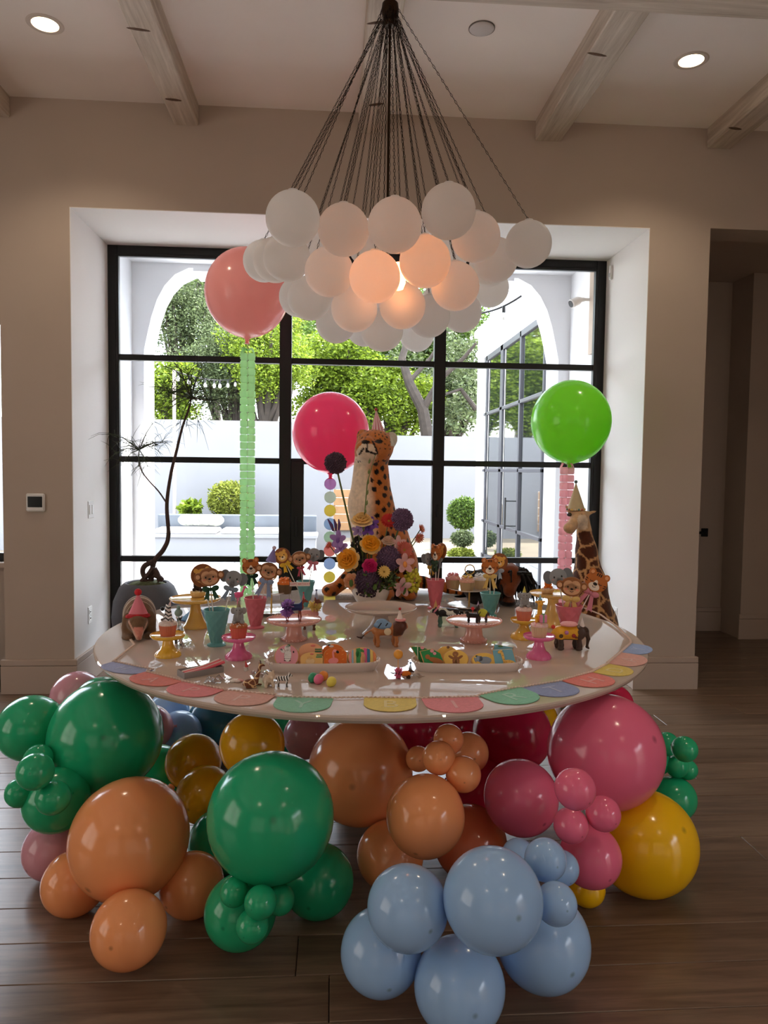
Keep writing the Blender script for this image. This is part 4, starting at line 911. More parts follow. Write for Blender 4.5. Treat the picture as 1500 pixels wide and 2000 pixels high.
# ------------------------------------------------------------------ cupcakes
FUR = pm((255, 255, 255), .8, .2, attr=True, noise=.06, ns=60, sheen=.2)
FOND = pm((255, 255, 255), .5, .35, attr=True)
PLAS = pm((255, 255, 255), .35, .45, attr=True, noise=.06, ns=30)
def solid(c): 
    l = np.array(lin(c)); return lambda V: np.tile(l, (len(V), 1))
def cone_hat(par, base, h, r, col, pom, tilt=(0, 0, 0), name='party_hat', stripes=None):
    m = MB(); m.at(base, tilt); m.lathe([(0, 0), (r, 0), (r*.98, .002), (.001, h), (0, h)], 24)
    o = m.build(name, pm(col, .6) if not stripes else stripes, par)
    if pom: q = MB(); q.at(base, tilt); q.ball((0, 0, h), r*pom[1], 12, 8); q.build('pompom', pm(pom[0], .9, noise=.2, ns=200, bump=.6, bs=300), o)
    return o
def cupcake(P, r, wrap, top, label, topper=None, h=None, spr=(236, 214, 200)):
    e = empty('cupcake', P, label, 'cupcake', 'cupcakes on the stands'); h = h or r*1.25
    MB().lathe([(0, 0), (r*.78, 0, .03), (r, h, .03), (r*.97, h, .03), (r*.76, .002, .03), (0, .002)], 96, fn=24).build('paper_wrapper', pm(wrap, .7), e, ang=80)
    MB().lathe([(r*.96, h*.95), (r*1.04, h*1.06), (r*.98, h*1.22), (r*.6, h*1.38), (0, h*1.42)], 28).build('cake_top', pm(top, .75, noise=.12, ns=90, bump=.3, bs=200), e)
    b = MB()
    for i in range(26):
        a = rng.random()*6.28; q = r*(.25+.75*rng.random()**.5); b.ball((q*math.cos(a), q*math.sin(a), h*(1.42-.28*(q/r)**2)), r*.11, 6, 4)
    b.build('sprinkles', pm(spr, .6), e)
    if topper: topper(e, r, h*1.36)
    return e
def top_elephant(hatc):
    def f(e, r, z):
        t = blobobj('elephant_topper', [('b', (0, 0, .62*r), (.5*r, .42*r, .62*r)), ('b', (0, -.12*r, 1.42*r), (.48*r, .42*r, .45*r)), ('b', (-.6*r, -.02*r, 1.42*r), (.32*r, .12*r, .4*r)), ('b', (.6*r, -.02*r, 1.42*r), (.32*r, .12*r, .4*r)),
            ('c', (0, -.5*r, 1.35*r), (0, -.62*r, .8*r), .14*r, .08*r), ('c', (-.42*r, -.15*r, .9*r), (-.5*r, -.4*r, .45*r), .15*r, .13*r), ('c', (.42*r, -.15*r, .9*r), (.5*r, -.4*r, .45*r), .15*r, .13*r),
            ('b', (-.45*r, -.38*r, .2*r), (.27*r, .34*r, .22*r)), ('b', (.45*r, -.38*r, .2*r), (.27*r, .34*r, .22*r))], FOND, e, .08*r, 40, solid((150, 150, 150)), loc=(0, 0, z))
        cone_hat(t, (0, 0, 1.8*r), .8*r, .24*r, hatc, None)
        for s in (-1, 1): MB().ball((s*.18*r, -.5*r, 1.55*r), .055*r, 8, 6).build('eye', pm(DK, .3), t)
    return f
def top_zebra(e, r, z):
    l1, l2 = np.array(lin((236, 230, 228))), np.array(lin((28, 26, 28)))
    def cf(V):
        s = np.sin(V[:, 2]/r*14+np.sin(V[:, 0]/r*9)*1.6+V[:, 1]/r*6); return np.where((s > .25)[:, None], l2, l1)
    t = blobobj('zebra_topper', [('c', (0, 0, .3*r), (.03*r, 0, 1.1*r), .55*r, .36*r), ('b', (.05*r, -.12*r, 1.55*r), (.34*r, .42*r, .32*r)), ('b', (.0, -.45*r, 1.42*r), (.22*r, .26*r, .2*r)), ('b', (.3*r, .0, 1.95*r), (.09*r, .06*r, .18*r)), ('b', (-.15*r, .0, 1.95*r), (.09*r, .06*r, .18*r)),
        ('b', (-.5*r, -.3*r, .2*r), (.26*r, .34*r, .2*r)), ('b', (.5*r, -.3*r, .2*r), (.26*r, .34*r, .2*r))], FOND, e, .1*r, 52, cf, loc=(0, 0, z))
    MB().ball((-.55*r, -.2*r, 1.42*r), .24*r, 12, 8).build('black_ball', pm((16, 16, 18), .35), t, label='black pompom ball')
    for s in (-1, 1): MB().ball((s*.5*r, -.55*r, .22*r), .11*r, 8, 6).build('hoof', pm((24, 22, 24), .4), t)
    cone_hat(t, (.22*r, 0, 1.8*r), .5*r, .16*r, (224, 196, 196), None, (0, .2, 0))
def giraffe_cols(r, base=(238, 170, 46), sp=(92, 54, 24), n=34, sz=.16):
    S = hashpts(n, (-.8*r, -.8*r, 0), (.8*r, .8*r, 2.4*r), 5, .2*r); a, b = np.array(lin(base)), np.array(lin(sp))
    def cf(V): d, _ = near(V, S); return np.where((d < sz*r)[:, None] & (V[:, 2] < 1.9*r)[:, None], b, a)
    return cf
def top_giraffe(e, r, z):
    t = blobobj('giraffe_topper', [('b', (0, .05*r, .5*r), (.55*r, .45*r, .55*r)), ('c', (0, 0, .9*r), (0, -.02*r, 2.1*r), .32*r, .24*r), ('b', (0, -.1*r, 2.35*r), (.36*r, .38*r, .36*r)), ('b', (0, -.4*r, 2.22*r), (.27*r, .24*r, .22*r)),
        ('b', (-.45*r, .0, 2.45*r), (.2*r, .08*r, .12*r)), ('b', (.45*r, .0, 2.45*r), (.2*r, .08*r, .12*r)), ('c', (-.5*r, -.2*r, .7*r), (-.5*r, -.45*r, .2*r), .16*r, .15*r), ('c', (.5*r, -.2*r, .7*r), (.5*r, -.45*r, .2*r), .16*r, .15*r)], FOND, e, .1*r, 52, giraffe_cols(r), loc=(0, 0, z))
    cone_hat(t, (0, -.05*r, 2.66*r), .5*r, .24*r, (140, 180, 190), ((150, 190, 200), .4))
    for s in (-1, 1): MB().tube([(s*.2*r, 0, 2.6*r), (s*.34*r, 0, 2.9*r)], .04*r, 5).ball((s*.35*r, 0, 2.92*r), .07*r, 6, 5).build('horn', pm((96, 58, 26), .5), t); MB().ball((s*.2*r, -.44*r, 2.42*r), .05*r, 8, 6).build('eye', pm(DK, .3), t)
    g = MB().box((.28*r, -.55*r, .55*r), (.85*r, .35*r, .9*r), .05*r).build('gift_box', pm((232, 140, 178), .5), t); MB().box((.28*r, -.55*r, .55*r), (.2*r, .38*r, .93*r), .02*r).ball((.18*r, -.55*r, 1.08*r), (.16*r, .1*r, .09*r), 8, 6).ball((.38*r, -.55*r, 1.08*r), (.16*r, .1*r, .09*r), 8, 6).build('gift_ribbon', pm((130, 170, 130), .5), g)
def top_bear(col):
    def f(e, r, z):
        t = blobobj('bear_topper', [('b', (0, 0, .7*r), (.5*r, .42*r, .7*r)), ('b', (0, -.05*r, 1.65*r), (.42*r, .4*r, .4*r)), ('b', (0, -.42*r, 1.55*r), (.2*r, .14*r, .15*r)), ('b', (-.36*r, .02*r, 2.0*r), (.15*r, .1*r, .16*r)), ('b', (.36*r, .02*r, 2.0*r), (.15*r, .1*r, .16*r)),
            ('c', (-.42*r, -.1*r, 1.05*r), (-.4*r, -.4*r, .6*r), .15*r, .14*r), ('c', (.42*r, -.1*r, 1.05*r), (.4*r, -.4*r, .6*r), .15*r, .14*r), ('b', (-.45*r, -.35*r, .2*r), (.25*r, .36*r, .22*r)), ('b', (.45*r, -.35*r, .2*r), (.25*r, .36*r, .22*r))], FOND, e, .08*r, 40, solid(col), loc=(0, 0, z))
        for s in (-1, 1): MB().ball((s*.16*r, -.4*r, 1.75*r), .05*r, 8, 6).build('eye', pm(DK, .3), t)
        MB().ball((0, -.55*r, 1.6*r), .06*r, 8, 6).build('nose', pm(DK, .3), t)
    return f
def on_top(key, dx=0., dy=0.):
    P, k, h, r = TOPS[key]; return np.array([P[0]+dx, P[1]+dy, P[2]+h+.0015]), k
P, k = on_top('A'); cupcake(P, 17*k, (206, 118, 92), (232, 214, 206), 'cupcake with a black and white zebra topper on the left yellow stand', top_zebra)
P, k = on_top('C'); cupcake(P, 17*k, (214, 104, 84), (196, 110, 60), 'cupcake with a grey elephant topper on the left pink stand', top_elephant((150, 130, 110)))
P, k = on_top('G'); cupcake(P, 15.5*k, (216, 124, 104), (232, 196, 188), 'cupcake with a grey elephant in yellow hat on the right yellow stand', top_elephant((206, 196, 90)))
P, k = on_top('H'); cupcake(P, 16.5*k, (214, 190, 150), (232, 196, 190), 'cupcake with a giraffe and gift box on the right pink stand', top_giraffe, spr=(232, 150, 160))
P, k = on_top('B', .0, .06); cupcake(P, 15*k, (240, 214, 160), (240, 214, 150), 'cupcake with a dark brown topper on the left tall yellow stand', top_bear((58, 42, 38)), h=9*k)
P, k = on_top('I', -.02, .03); cupcake(P, 13*k, (236, 206, 170), (226, 190, 150), 'cupcake with an orange bear topper on the right tall yellow stand', top_bear((222, 120, 40)), h=7*k)
def top_fruit(c1, c2):
    def f(e, r, z):
        MB().at((0, 0, z), (.15, .1, 0)).lathe([(0, 0), (r*.85, .0), (r*.8, r*.14), (r*.3, r*.3), (0, r*.32)], 20).build('icing_disc', pm(c1, .5), e)
        for i in range(5): MB().at((r*.5*math.cos(i*1.4), r*.5*math.sin(i*1.4), z+r*.3), (0, .5, i)).ball((0, 0, 0), (r*.35, r*.2, r*.12), 8, 5).build('petal', pm(c2, .5), e)
    return f
for key, dx, dy, w, c1, c2, lab in (('J', -.025, -.065, (196, 170, 130), (220, 170, 150), (226, 190, 70), 'cupcake with yellow flower icing at the front of the right two-tier stand'), ('J', -.085, .03, (190, 166, 126), (222, 160, 160), (220, 130, 140), 'cupcake with pink icing at the left of the right two-tier stand'),
        ('J', .065, .02, (200, 176, 140), (222, 222, 224), (206, 210, 216), 'cupcake with white icing at the right of the right two-tier stand'), ('K', .07, -.04, (110, 86, 58), (226, 120, 40), (236, 130, 40), 'cupcake with orange icing at the right of the left two-tier stand'), ('K', -.03, -.02, (222, 200, 180), (226, 130, 50), (222, 140, 60), 'small cupcake with orange top behind the tiger pop')):
    P, k = on_top(key, dx, dy); cupcake(P, 14.5*k, w, c1, lab, top_fruit(c1, c2))
# ================================================================== figurines on the table
def quad(name, P, s, yaw, col, label, neck=(.30, .22), nr=(.10, .075), head=(.12, .085, .085), muz=(.10, .05), body=(.30, .165), leg=(.5, .06, .045), ear=.05, tail=((-.42, .42), (-.5, .25)), trunk=None, res=58, extra=(), colf=None, cat='figurine', parent_parts=None, headdrop=0., z0=TZ, tr=.03, k=.045):
    """four-legged toy facing local +X; unit = s metres"""
    bl, br = body; lh, l1, l2 = leg; zb = lh+br*.55
    hx, hz = bl+neck[0], zb+neck[1]; m = (muz[0], muz[1])
    pr = [('c', (-bl, 0, zb), (bl, 0, zb+.02), br*.95, br), ('c', (bl*.9, 0, zb+.05), (hx, 0, hz), nr[0], nr[1]), ('b', (hx+.03, 0, hz+.02), head), ('c', (hx+.06, 0, hz-headdrop*.3), (hx+.06+m[0], 0, hz-.04-headdrop), m[1]*1.15, m[1])]
    for i, (x, y) in enumerate(((bl*.92, br*.6), (bl*.92, -br*.6), (-bl*1.0, br*.6), (-bl*1.0, -br*.6))):
        sh = .05*(1 if i % 2 else -1); pr += [('c', (x, y, zb-.02), (x+sh, y, lh*.4), l1, l2), ('c', (x+sh, y, lh*.4), (x+sh*.4, y, l2*.8), l2, l2*.95), ('b', (x+sh*.4+.02, y, l2*.6), (l2*1.35, l2*1.1, l2*.6))]
    for sy in (-1, 1): pr.append(('b', (hx-.02, sy*(head[1]+ear*.35), hz+head[2]+ear*.2), (ear*.5, ear*.45, ear)))
    a = (-bl-br*.7, 0, zb+.05)
    for t in tail: q = (t[0], 0, t[1]); pr.append(('c', a, q, tr, tr*.8)); a = q
    if trunk:
        for (x0, z0_, x1, z1, r0, r1) in trunk: pr.append(('c', (x0, 0, z0_), (x1, 0, z1), r0, r1))
    pr += list(extra)
    e = empty(name, (P[0], P[1], z0), label, cat, 'party animal figurines'); e.rotation_euler = (0, 0, yaw); e.scale = (s, s, s)
    b = blobobj('body', pr, PLAS, e, k, res, colf or solid(col))
    for sy in (-1, 1): MB().ball((hx+.03+head[0]*.5, sy*head[1]*.82, hz+.05), .016, 8, 6).build('eye', pm((14, 12, 12), .2), e)
    e['_h'] = 0; del e['_h']; return e, (hx, hz+head[2]), zb
def pattern(base, spot_, n, lo, hi, sz, seed, mind):
    S = hashpts(n, lo, hi, seed, mind); a, b = np.array(lin(base)), np.array(lin(spot_))
    def f(V): d, _ = near(V, S); return np.where((d < sz)[:, None], b, a)
    return f
def stripes(f1, c1, c2, freq, th=0.):
    a, b = np.array(lin(c1)), np.array(lin(c2))
    def f(V): s = np.sin(V[:, 0]*freq+np.sin(V[:, 2]*11)*1.3+V[:, 1]*3); return np.where((s > th)[:, None], a, b)
    return f
def tutu(par, c, r, h, col, tilt=(0, 0, 0), n=70, name='tulle_tutu'):
    n = int(n*1.8); r *= .9
    m = MB(); n = int(n*1.6)
    for i in range(n):
        a = 2*PI*rng.random(); el = rng.normal(0, .42); l = r*(.55+.45*rng.random())
        m.at(c, tilt); m.T = m.T@Matrix.Rotation(a, 4, 'Z')@Matrix.Rotation(-el, 4, 'Y')@Matrix.Rotation(rng.random()*3, 4, 'X')
        w = r*.13; m.add([(r*.05, 0, 0), (l*.7, -w, 0), (l, -w*.5, .02), (l, w*.6, -.02), (l*.7, w, 0)], [(0, 1, 2, 3, 4)])
    return m.build(name, pm(col, .8, .1, trl=.5), par, smooth=False)
def pix(px, py): return spot(px, py)
# lion
def lion_col(V):
    c = np.tile(np.array(lin((186, 118, 66))), (len(V), 1)); c[(V[:, 0] > .2) & (V[:, 2] > .36)] = lin((84, 42, 26)); c[(V[:, 0] > .63) & (V[:, 2] > .5) & (V[:, 2] < .78)] = lin((190, 120, 74)); c[(V[:, 0] < -.68)] = lin((60, 32, 22)); return c
P, k = pix(754, 1262); e, hd, zb = quad('lion_figurine', P, 56*k/.9, .0, None, 'brown toy lion in a blue cape in front of the empty white stand', (.16, .16), (.2, .19), (.14, .12, .13), (.1, .06), leg=(.4, .075, .055), tail=((-.62, .42), (-.78, .26), (-.92, .30)), colf=lion_col,
    extra=[('b', (.42, 0, .60), (.17, .19, .25)), ('b', (.40, 0, .46), (.14, .13, .16))])
m = MB(); m.T = Matrix.Identity(4)
cp = blobobj('cape', [('b', (-.1, 0, .66), (.30, .21, .13)), ('b', (-.14, 0, .77), (.18, .13, .10))], pm((122, 156, 190), .7, noise=.1, ns=9), e, .06, 40)
for q in (-.22, -.02): MB().at((q, -.20, .70), (.25, .55, 0)).box((0, 0, 0), (.035, .02, .2), .006).build('cape_stripe', pm((30, 30, 44), .6), cp)
MB().ball((.03, -.19, .50), (.115, .05, .115), 18, 10).build('round_tag', pm((226, 206, 170), .5), e, label='round cream tag on the flank')
cone_hat(e, (hd[0]-.04, 0, hd[1]+.06), .34, .11, (230, 214, 206), ((200, 40, 44), .4)); MB().at((hd[0]-.02, 0, hd[1]+.05)).lathe([(.10, -.03), (.17, -.02), (.17, .03), (.10, .04), (.10, -.03)], 20).build('hat_brim', pm((228, 150, 150), .7), e)
# dachshund
P, k = pix(788, 1325); e, hd, zb = quad('dog_figurine', P, 32*k/.95, .0, (70, 38, 26), 'small toy dachshund with orange coat and pink tutu at the front', (.08, .16), (.1, .09), (.12, .09, .1), (.14, .05), body=(.30, .13), leg=(.2, .07, .06), ear=.1, tail=((-.6, .3), (-.75, .35)))
blobobj('coat', [('c', (-.02, 0, .28), (.3, 0, .30), .155, .16)], pm((222, 120, 30), .6, noise=.15, ns=14), e, .03, 30); tutu(e, (-.3, 0, .3), .42, .3, (238, 140, 176), (0, PI/2, 0), 60)
cone_hat(e, (hd[0]+.02, 0, hd[1]+.0), .38, .1, (196, 206, 222), ((110, 134, 170), .6))
MB().ball((-.32, 0, 1.42), .27, 16, 12).tube([(-.32, 0, .4), (-.32, 0, 1.2)], .015, 4).build('yellow_balloon', pm((244, 176, 66), .4, trl=.2), e, label='yellow ball on a stick')
# deer on the blush stand
P, k = on_top('D', -.0, -.02); e, hd, zb = quad('deer_figurine', P, 42*k/1.0, .1, None, 'toy deer in a navy coat and purple tutu on the left blush stand', (.14, .3), (.09, .07), (.11, .075, .075), (.12, .045), leg=(.55, .05, .03), ear=.07, tail=((-.5, .66), (-.52, .6)), z0=P[2],
    colf=lambda V: np.where(((V[:, 2] > .5) & (V[:, 0] < .38))[:, None], np.array(lin((26, 48, 104))), np.array(lin((136, 62, 38)))))
tutu(e, (-.28, 0, .62), .5, .5, (176, 134, 206), (0, PI/2, 0), 90); cone_hat(e, (hd[0], 0, hd[1]), .3, .08, (196, 90, 100), ((206, 60, 80), .5))
MB().tube([(-.2, .0, .7), (-.2, .0, 1.95)], .014, 5).ball((-.2, 0, 1.97), .045, 8, 6).build('flag_pole', pm((90, 70, 60), .5), e)
fl = MB().box((.27, 0, 1.72), (.92, .012, .19), .003).build('flag', pm((240, 226, 220), .7), e, label='tiny white flag lettered HAPPY BIRTHDAY')
def letters(txt, size, mat, parent, loc, rot, name='lettering', align='CENTER', ext=.0004):
    cu = bpy.data.curves.new('t', 'FONT'); cu.body = txt; cu.size = size; cu.align_x = align; cu.align_y = 'CENTER'; cu.extrude = ext
    o = bpy.data.objects.new('t', cu); COL.objects.link(o); dg = bpy.context.evaluated_depsgraph_get(); me = bpy.data.meshes.new_from_object(o.evaluated_get(dg)); bpy.data.objects.remove(o)
    me.name = name; me.materials.clear(); me.materials.append(mat); return link(name, me, parent, loc, rot)
letters('HAPPY BIRTHDAY', .118, pm((206, 60, 84), .6), fl, (.27, -.0075, 1.72), (PI/2, 0, 0), ext=.0015)
# llama behind it
P, k = pix(604, 1229); e, hd, zb = quad('llama_figurine', P, 56*k/1.15, -.2, None, 'tall toy llama in a yellow ruff and pointed hat behind the left blush stand', (.08, .55), (.12, .09), (.12, .085, .085), (.12, .05), body=(.2, .18), leg=(.5, .06, .045), ear=.08, tail=((-.4, .6), (-.42, .5)),
    colf=lambda V: np.where((V[:, 2] > 1.06)[:, None], np.array(lin((124, 70, 52))), np.where((V[:, 2] > .45)[:, None], np.array(lin((226, 156, 150))), np.array(lin((110, 66, 44))))))
tutu(e, (.22, 0, .95), .34, .3, (244, 226, 150), (0, .2, 0), 80, 'tulle_ruff'); cone_hat(e, (hd[0], 0, hd[1]), .36, .09, (150, 160, 186), ((96, 100, 130), .5))
# pair on the right blush stand
P, k = on_top('F', .0, -.02); q = P+np.array([-.012, -.01, 0]); e, hd, zb = quad('black_dog_figurine', q, 26*k/.95, PI*.95, (28, 22, 22), 'tiny black toy dog with a red pompom on the right blush stand', (.06, .2), (.1, .08), (.11, .09, .09), (.1, .05), leg=(.42, .06, .045), tail=((-.5, .7), (-.55, .8)), z0=P[2])
MB().ball((0, 0, 1.0), .13, 12, 8).tube([(0, 0, .6), (0, 0, .9)], .02, 5).build('pompom', pm((206, 50, 56), .8), e)
q = P+np.array([.034, .004, 0]); e, hd, zb = quad('donkey_figurine', q, 34*k/1.0, PI*.9, (60, 44, 36), 'tiny toy donkey in a yellow-green coat and hat on the right blush stand', (.06, .3), (.09, .08), (.1, .085, .1), (.08, .05), body=(.2, .15), leg=(.4, .06, .045), ear=.11, tail=((-.35, .5), (-.38, .35)), z0=P[2])
blobobj('coat', [('b', (0, 0, .52), (.3, .22, .24))], pm((186, 190, 60), .7), e, .03, 26); cone_hat(e, (hd[0], 0, hd[1]+.03), .3, .09, (170, 150, 180), None)
# cow
cowc = pattern((222, 226, 214), (22, 22, 26), 22, (-.6, -.3, .2), (.6, .3, 1.0), .17, 3, .2)
P, k = pix(875, 1224); e, hd, zb = quad('cow_figurine', P, 52*k/1.05, PI*.93, None, 'black and white toy cow with a pink garland beside the right blush stand', (.16, .06), (.13, .1), (.14, .1, .1), (.12, .065), body=(.34, .18), leg=(.46, .07, .05), ear=.07, tail=((-.56, .62), (-.6, .3)),
    colf=lambda V: np.where((V[:, 2] < .42)[:, None], np.array(lin((86, 130, 112))), cowc(V)))
MB().at((.46, 0, .68), (0, .9, 0)).lathe([(.12, -.03), (.18, -.02), (.18, .03), (.12, .04), (.12, -.03)], 20).build('garland', pm((230, 140, 160), .8), e); cone_hat(e, (hd[0], 0, hd[1]), .34, .1, (214, 166, 110), None)
# elephant in yellow coat
P, k = pix(1110, 1268); ec = pattern((232, 172, 40), (130, 70, 40), 26, (-.6, -.4, .4), (.4, .4, 1.2), .055, 9, .16)
def ecol(V): c = np.tile(np.array(lin((70, 50, 42))), (len(V), 1)); mk = (V[:, 2] > .38) & (V[:, 0] < .26) & (V[:, 0] > -.66); c[mk] = ec(V[mk]); return c
e, hd, zb = quad('elephant_figurine', P, 66*k/1.15, -.12, None, 'toy elephant in a yellow flowered coat at the right', (.14, .06), (.2, .17), (.18, .16, .17), (.04, .06), body=(.32, .25), leg=(.42, .1, .085), ear=.02, tail=((-.66, .5), (-.7, .3)), tr=.02,
    trunk=[(.58, .60, .66, .38, .09, .06), (.66, .38, .62, .10, .06, .04), (.62, .10, .68, .05, .04, .035)], extra=[('b', (.36, -.22, .60), (.16, .05, .22)), ('b', (.36, .22, .60), (.16, .05, .22))], colf=ecol)
for x, y, z, c in ((-.55, -.12, .78, (222, 70, 50)), (-.12, -.25, .62, (196, 130, 190)), (-.3, -.25, .5, (96, 70, 40)), (.12, -.25, .52, (170, 60, 60))):
    MB().ball((x, y, z), .07, 10, 8).build('flower', pm(c, .8, bump=.5, bs=20), e)
MB().at((0, 0, .82)).lathe([(0, 0), (.26, 0), (.3, .05), (.24, .1), (0, .11)], 24).build('saddle', pm((236, 168, 170), .8), e)
cone_hat(e, (hd[0]-.02, 0, hd[1]-.03), .36, .1, (222, 210, 206), None)
# small group at the front left
def gpat(V): 
    S = hashpts(70, (-.7, -.35, 0), (.9, .35, 1.9), 21, .13); d, d2 = near(V, S); return np.where((d2-d > .035)[:, None], np.array(lin((112, 58, 30))), np.array(lin((226, 190, 140))))
P, k = pix(494, 1342); s = 42*k
e = empty('giraffe_figurine', (P[0], P[1], TZ), 'lying toy giraffe with raised head at the front left', 'figurine', 'party animal figurines'); e.scale = (s, s, s); e.rotation_euler = (0, 0, .25)
blobobj('body', [('b', (-.12, 0, .2), (.36, .22, .2)), ('c', (.12, 0, .25), (.33, 0, .95), .13, .07), ('b', (.38, 0, 1.02), (.12, .07, .07)), ('c', (.4, 0, 1.02), (.52, 0, .98), .05, .04), ('b', (.3, -.09, 1.08), (.03, .05, .03)), ('b', (.3, .09, 1.08), (.03, .05, .03)), ('c', (-.3, -.2, .07), (.1, -.24, .06), .06, .045), ('c', (.1, .2, .07), (.4, .16, .05), .06, .04)], PLAS, e, .05, 70, gpat)
for sy in (-.035, .035): MB().tube([(.36, sy, 1.07), (.34, sy*1.4, 1.2)], .018, 5).ball((.34, sy*1.4, 1.21), .03, 6, 5).build('horn', pm((60, 36, 22), .5), e)
cone_hat(e, (-.25, .3, .9), .32, .09, (190, 60, 60), None, (0, -.2, 0)); MB().at((-.26, .3, .72), (0, -.2, 0)).lathe([(0, 0), (.12, 0), (.1, .18), (0, .19)], 14).build('hat_ruff', pm((214, 206, 198), .8, bump=.6, bs=30), e)
P, k = pix(524, 1340); s = 30*k; e = empty('polar_bear_figurine', (P[0], P[1], TZ), 'small cream toy bear with a brown headband between giraffe and zebra', 'figurine', 'party animal figurines'); e.scale = (s, s, s); e.rotation_euler = (0, 0, .3)
blobobj('body', [('b', (0, .1, .42), (.38, .36, .4)), ('b', (.12, -.12, .74), (.27, .27, .25)), ('c', (.14, -.3, .7), (.16, -.44, .62), .13, .09), ('b', (-.1, -.05, .95), (.08, .05, .08)), ('b', (.32, -.05, .95), (.08, .05, .08)), ('c', (-.2, -.25, .3), (-.25, -.42, .08), .13, .1), ('c', (.22, -.25, .3), (.25, -.42, .08), .13, .1)], PLAS, e, .06, 50, solid((218, 196, 172)))
MB().at((.1, -.06, .88), (.3, .1, 0)).lathe([(.27, -.02), (.285, 0), (.27, .03), (.26, 0), (.27, -.02)], 24).build('headband', pm((84, 44, 30), .6), e)
P, k = pix(552, 1341); zc = stripes(0, (236, 232, 228), (24, 22, 24), 34)
e, hd, zb = quad('zebra_figurine', P, 27*k/.95, -.1, None, 'small toy zebra at the front left, right of the cream bear', (.14, .26), (.11, .085), (.13, .085, .09), (.12, .055), leg=(.46, .07, .055), ear=.07, tail=((-.52, .5), (-.55, .3)), colf=zc)
P, k = pix(349, 1264); e, hd, zb = quad('striped_horse_figurine', P, 46*k/1.0, PI*.55, None, 'toy zebra half hidden behind the left yellow stand', (.1, .4), (.1, .08), (.12, .085, .09), (.12, .05), leg=(.62, .06, .045), ear=.07, tail=((-.5, .6), (-.52, .45)), colf=zc)
MB().ball((-.1, .0, 1.5), .17, 14, 10).ball((-.1, 0, 1.72), .09, 10, 8).tube([(-.1, 0, .8), (-.1, 0, 1.4)], .015, 5).build('grey_balloon', pm((132, 160, 152), .4), e, label='grey-green toy balloon')
P, k = pix(465, 1196); s = 30*k; e = empty('flamingo_figurine', (P[0], P[1], TZ), 'small pink and black toy bird behind the left pink cup', 'figurine', 'party animal figurines'); e.scale = (s, s, s)
blobobj('body', [('b', (0, 0, 1.15), (.34, .2, .2)), ('c', (.25, 0, 1.25), (.4, 0, 1.6), .08, .06), ('b', (.42, 0, 1.66), (.11, .08, .09)), ('c', (.5, 0, 1.64), (.62, 0, 1.54), .04, .02), ('c', (.02, .06, 1.05), (.04, .06, .03), .03, .025), ('c', (-.05, -.06, 1.05), (-.03, -.06, .03), .03, .025), ('c', (-.3, 0, 1.15), (-.6, 0, 1.2), .1, .04)], PLAS, e, .04, 60, lambda V: np.where(((V[:, 0] < -.32) | (V[:, 0] > .54))[:, None], np.array(lin((22, 20, 24))), np.array(lin((232, 96, 150)))))
# blue paper hat lying behind the tall left stand
P, k = pix(384, 1209); e = empty('paper_party_hat', (P[0], P[1], TZ), 'blue paper party hat lying behind the tall left yellow stand', 'party hat'); s = 32*k
m = MB(); m.at((0, 0, 0), (0, 0, 0)); m.lathe([(s, .0), (s*.97, .001), (s*.35, s*.55), (s*.33, s*.55), (s*.94, .0), (s, 0)], 28); m.build('hat_cone', pm((104, 150, 190), .6), e)
m = MB().tube([(s*math.cos(t), s*math.sin(t), .004) for t in np.linspace(0, 2*PI, 30)[:-1]], .0035, 5, True); m.build('hat_trim', pm((60, 92, 140), .6), e)
# coloured eggs
for px, py, c, lab in ((611, 1333, (62, 160, 116), 'mint green speckled candy egg'), (631, 1330, (236, 146, 60), 'orange candy egg behind the pink one'), (622, 1336, (236, 116, 152), 'pink candy egg at the front of the trio'), (647, 1341, (232, 214, 92), 'yellow candy egg lying apart at the right')):
    P, k = pix(px, py); r = 9.5*k; m = MB(); m.at((P[0], P[1], TZ+r*.98), (.35, .5, .4)); m.lathe([(0, -r*1.05)]+[(r*math.sin(t)*(1-.1*math.cos(t)), -r*1.12*math.cos(t)) for t in np.linspace(.2, PI-.2, 14)]+[(0, r*1.12)], 20)
    m.build('candy_egg', pm(c, .4, .4), None, label=lab, cat='candy egg', group='coloured candy eggs')
# candy box, film bags, small candies
P, k = pix(392, 1316); e = empty('candy_box', (P[0], P[1], TZ), 'small grey box with pink and white candy sticks at the front left', 'box'); e.rotation_euler = (0, 0, .62)
gr = pm((150, 142, 140), .6); L, Wd, Hh = .15, .06, .022
MB().box((0, 0, .001), (L, Wd, .002)).box((0, -Wd/2, Hh/2), (L, .0015, Hh)).box((0, Wd/2, Hh/2), (L, .0015, Hh)).box((-L/2, 0, Hh/2), (.0015, Wd, Hh)).box((L/2, 0, Hh/2), (.0015, Wd, Hh)).build('box_tray', gr, e)
for i in range(4): MB().tube([(-L*.42, -.018+i*.012, .012), (L*.1, -.018+i*.012, .02), (L*.55, -.02+i*.014, .034)], .0055, 8).build('candy_stick', pm(((236, 96, 112), (240, 200, 200), (236, 110, 120), (244, 230, 226))[i], .4), e)
def film(px, py, sx, sy, seed, label):
    P, k = pix(px, py); r = np.random.default_rng(seed); n = 9; V = []
    for j in range(n):
        for i in range(n):
            u, v = i/(n-1)-.5, j/(n-1)-.5; V.append((u*sx*k, v*sy*k*2.4, .002+abs(r.normal(0, .006))*(1 if 0 < i < n-1 and 0 < j < n-1 else .3)))
    Fc = [(j*n+i, j*n+i+1, (j+1)*n+i+1, (j+1)*n+i) for j in range(n-1) for i in range(n-1)]
    MB().add(V, Fc).build('cellophane_wrapper', FILM, None, smooth=True, ang=None, loc=(P[0], P[1], TZ), rot=(0, 0, r.random()*2), label=label, cat='wrapper')
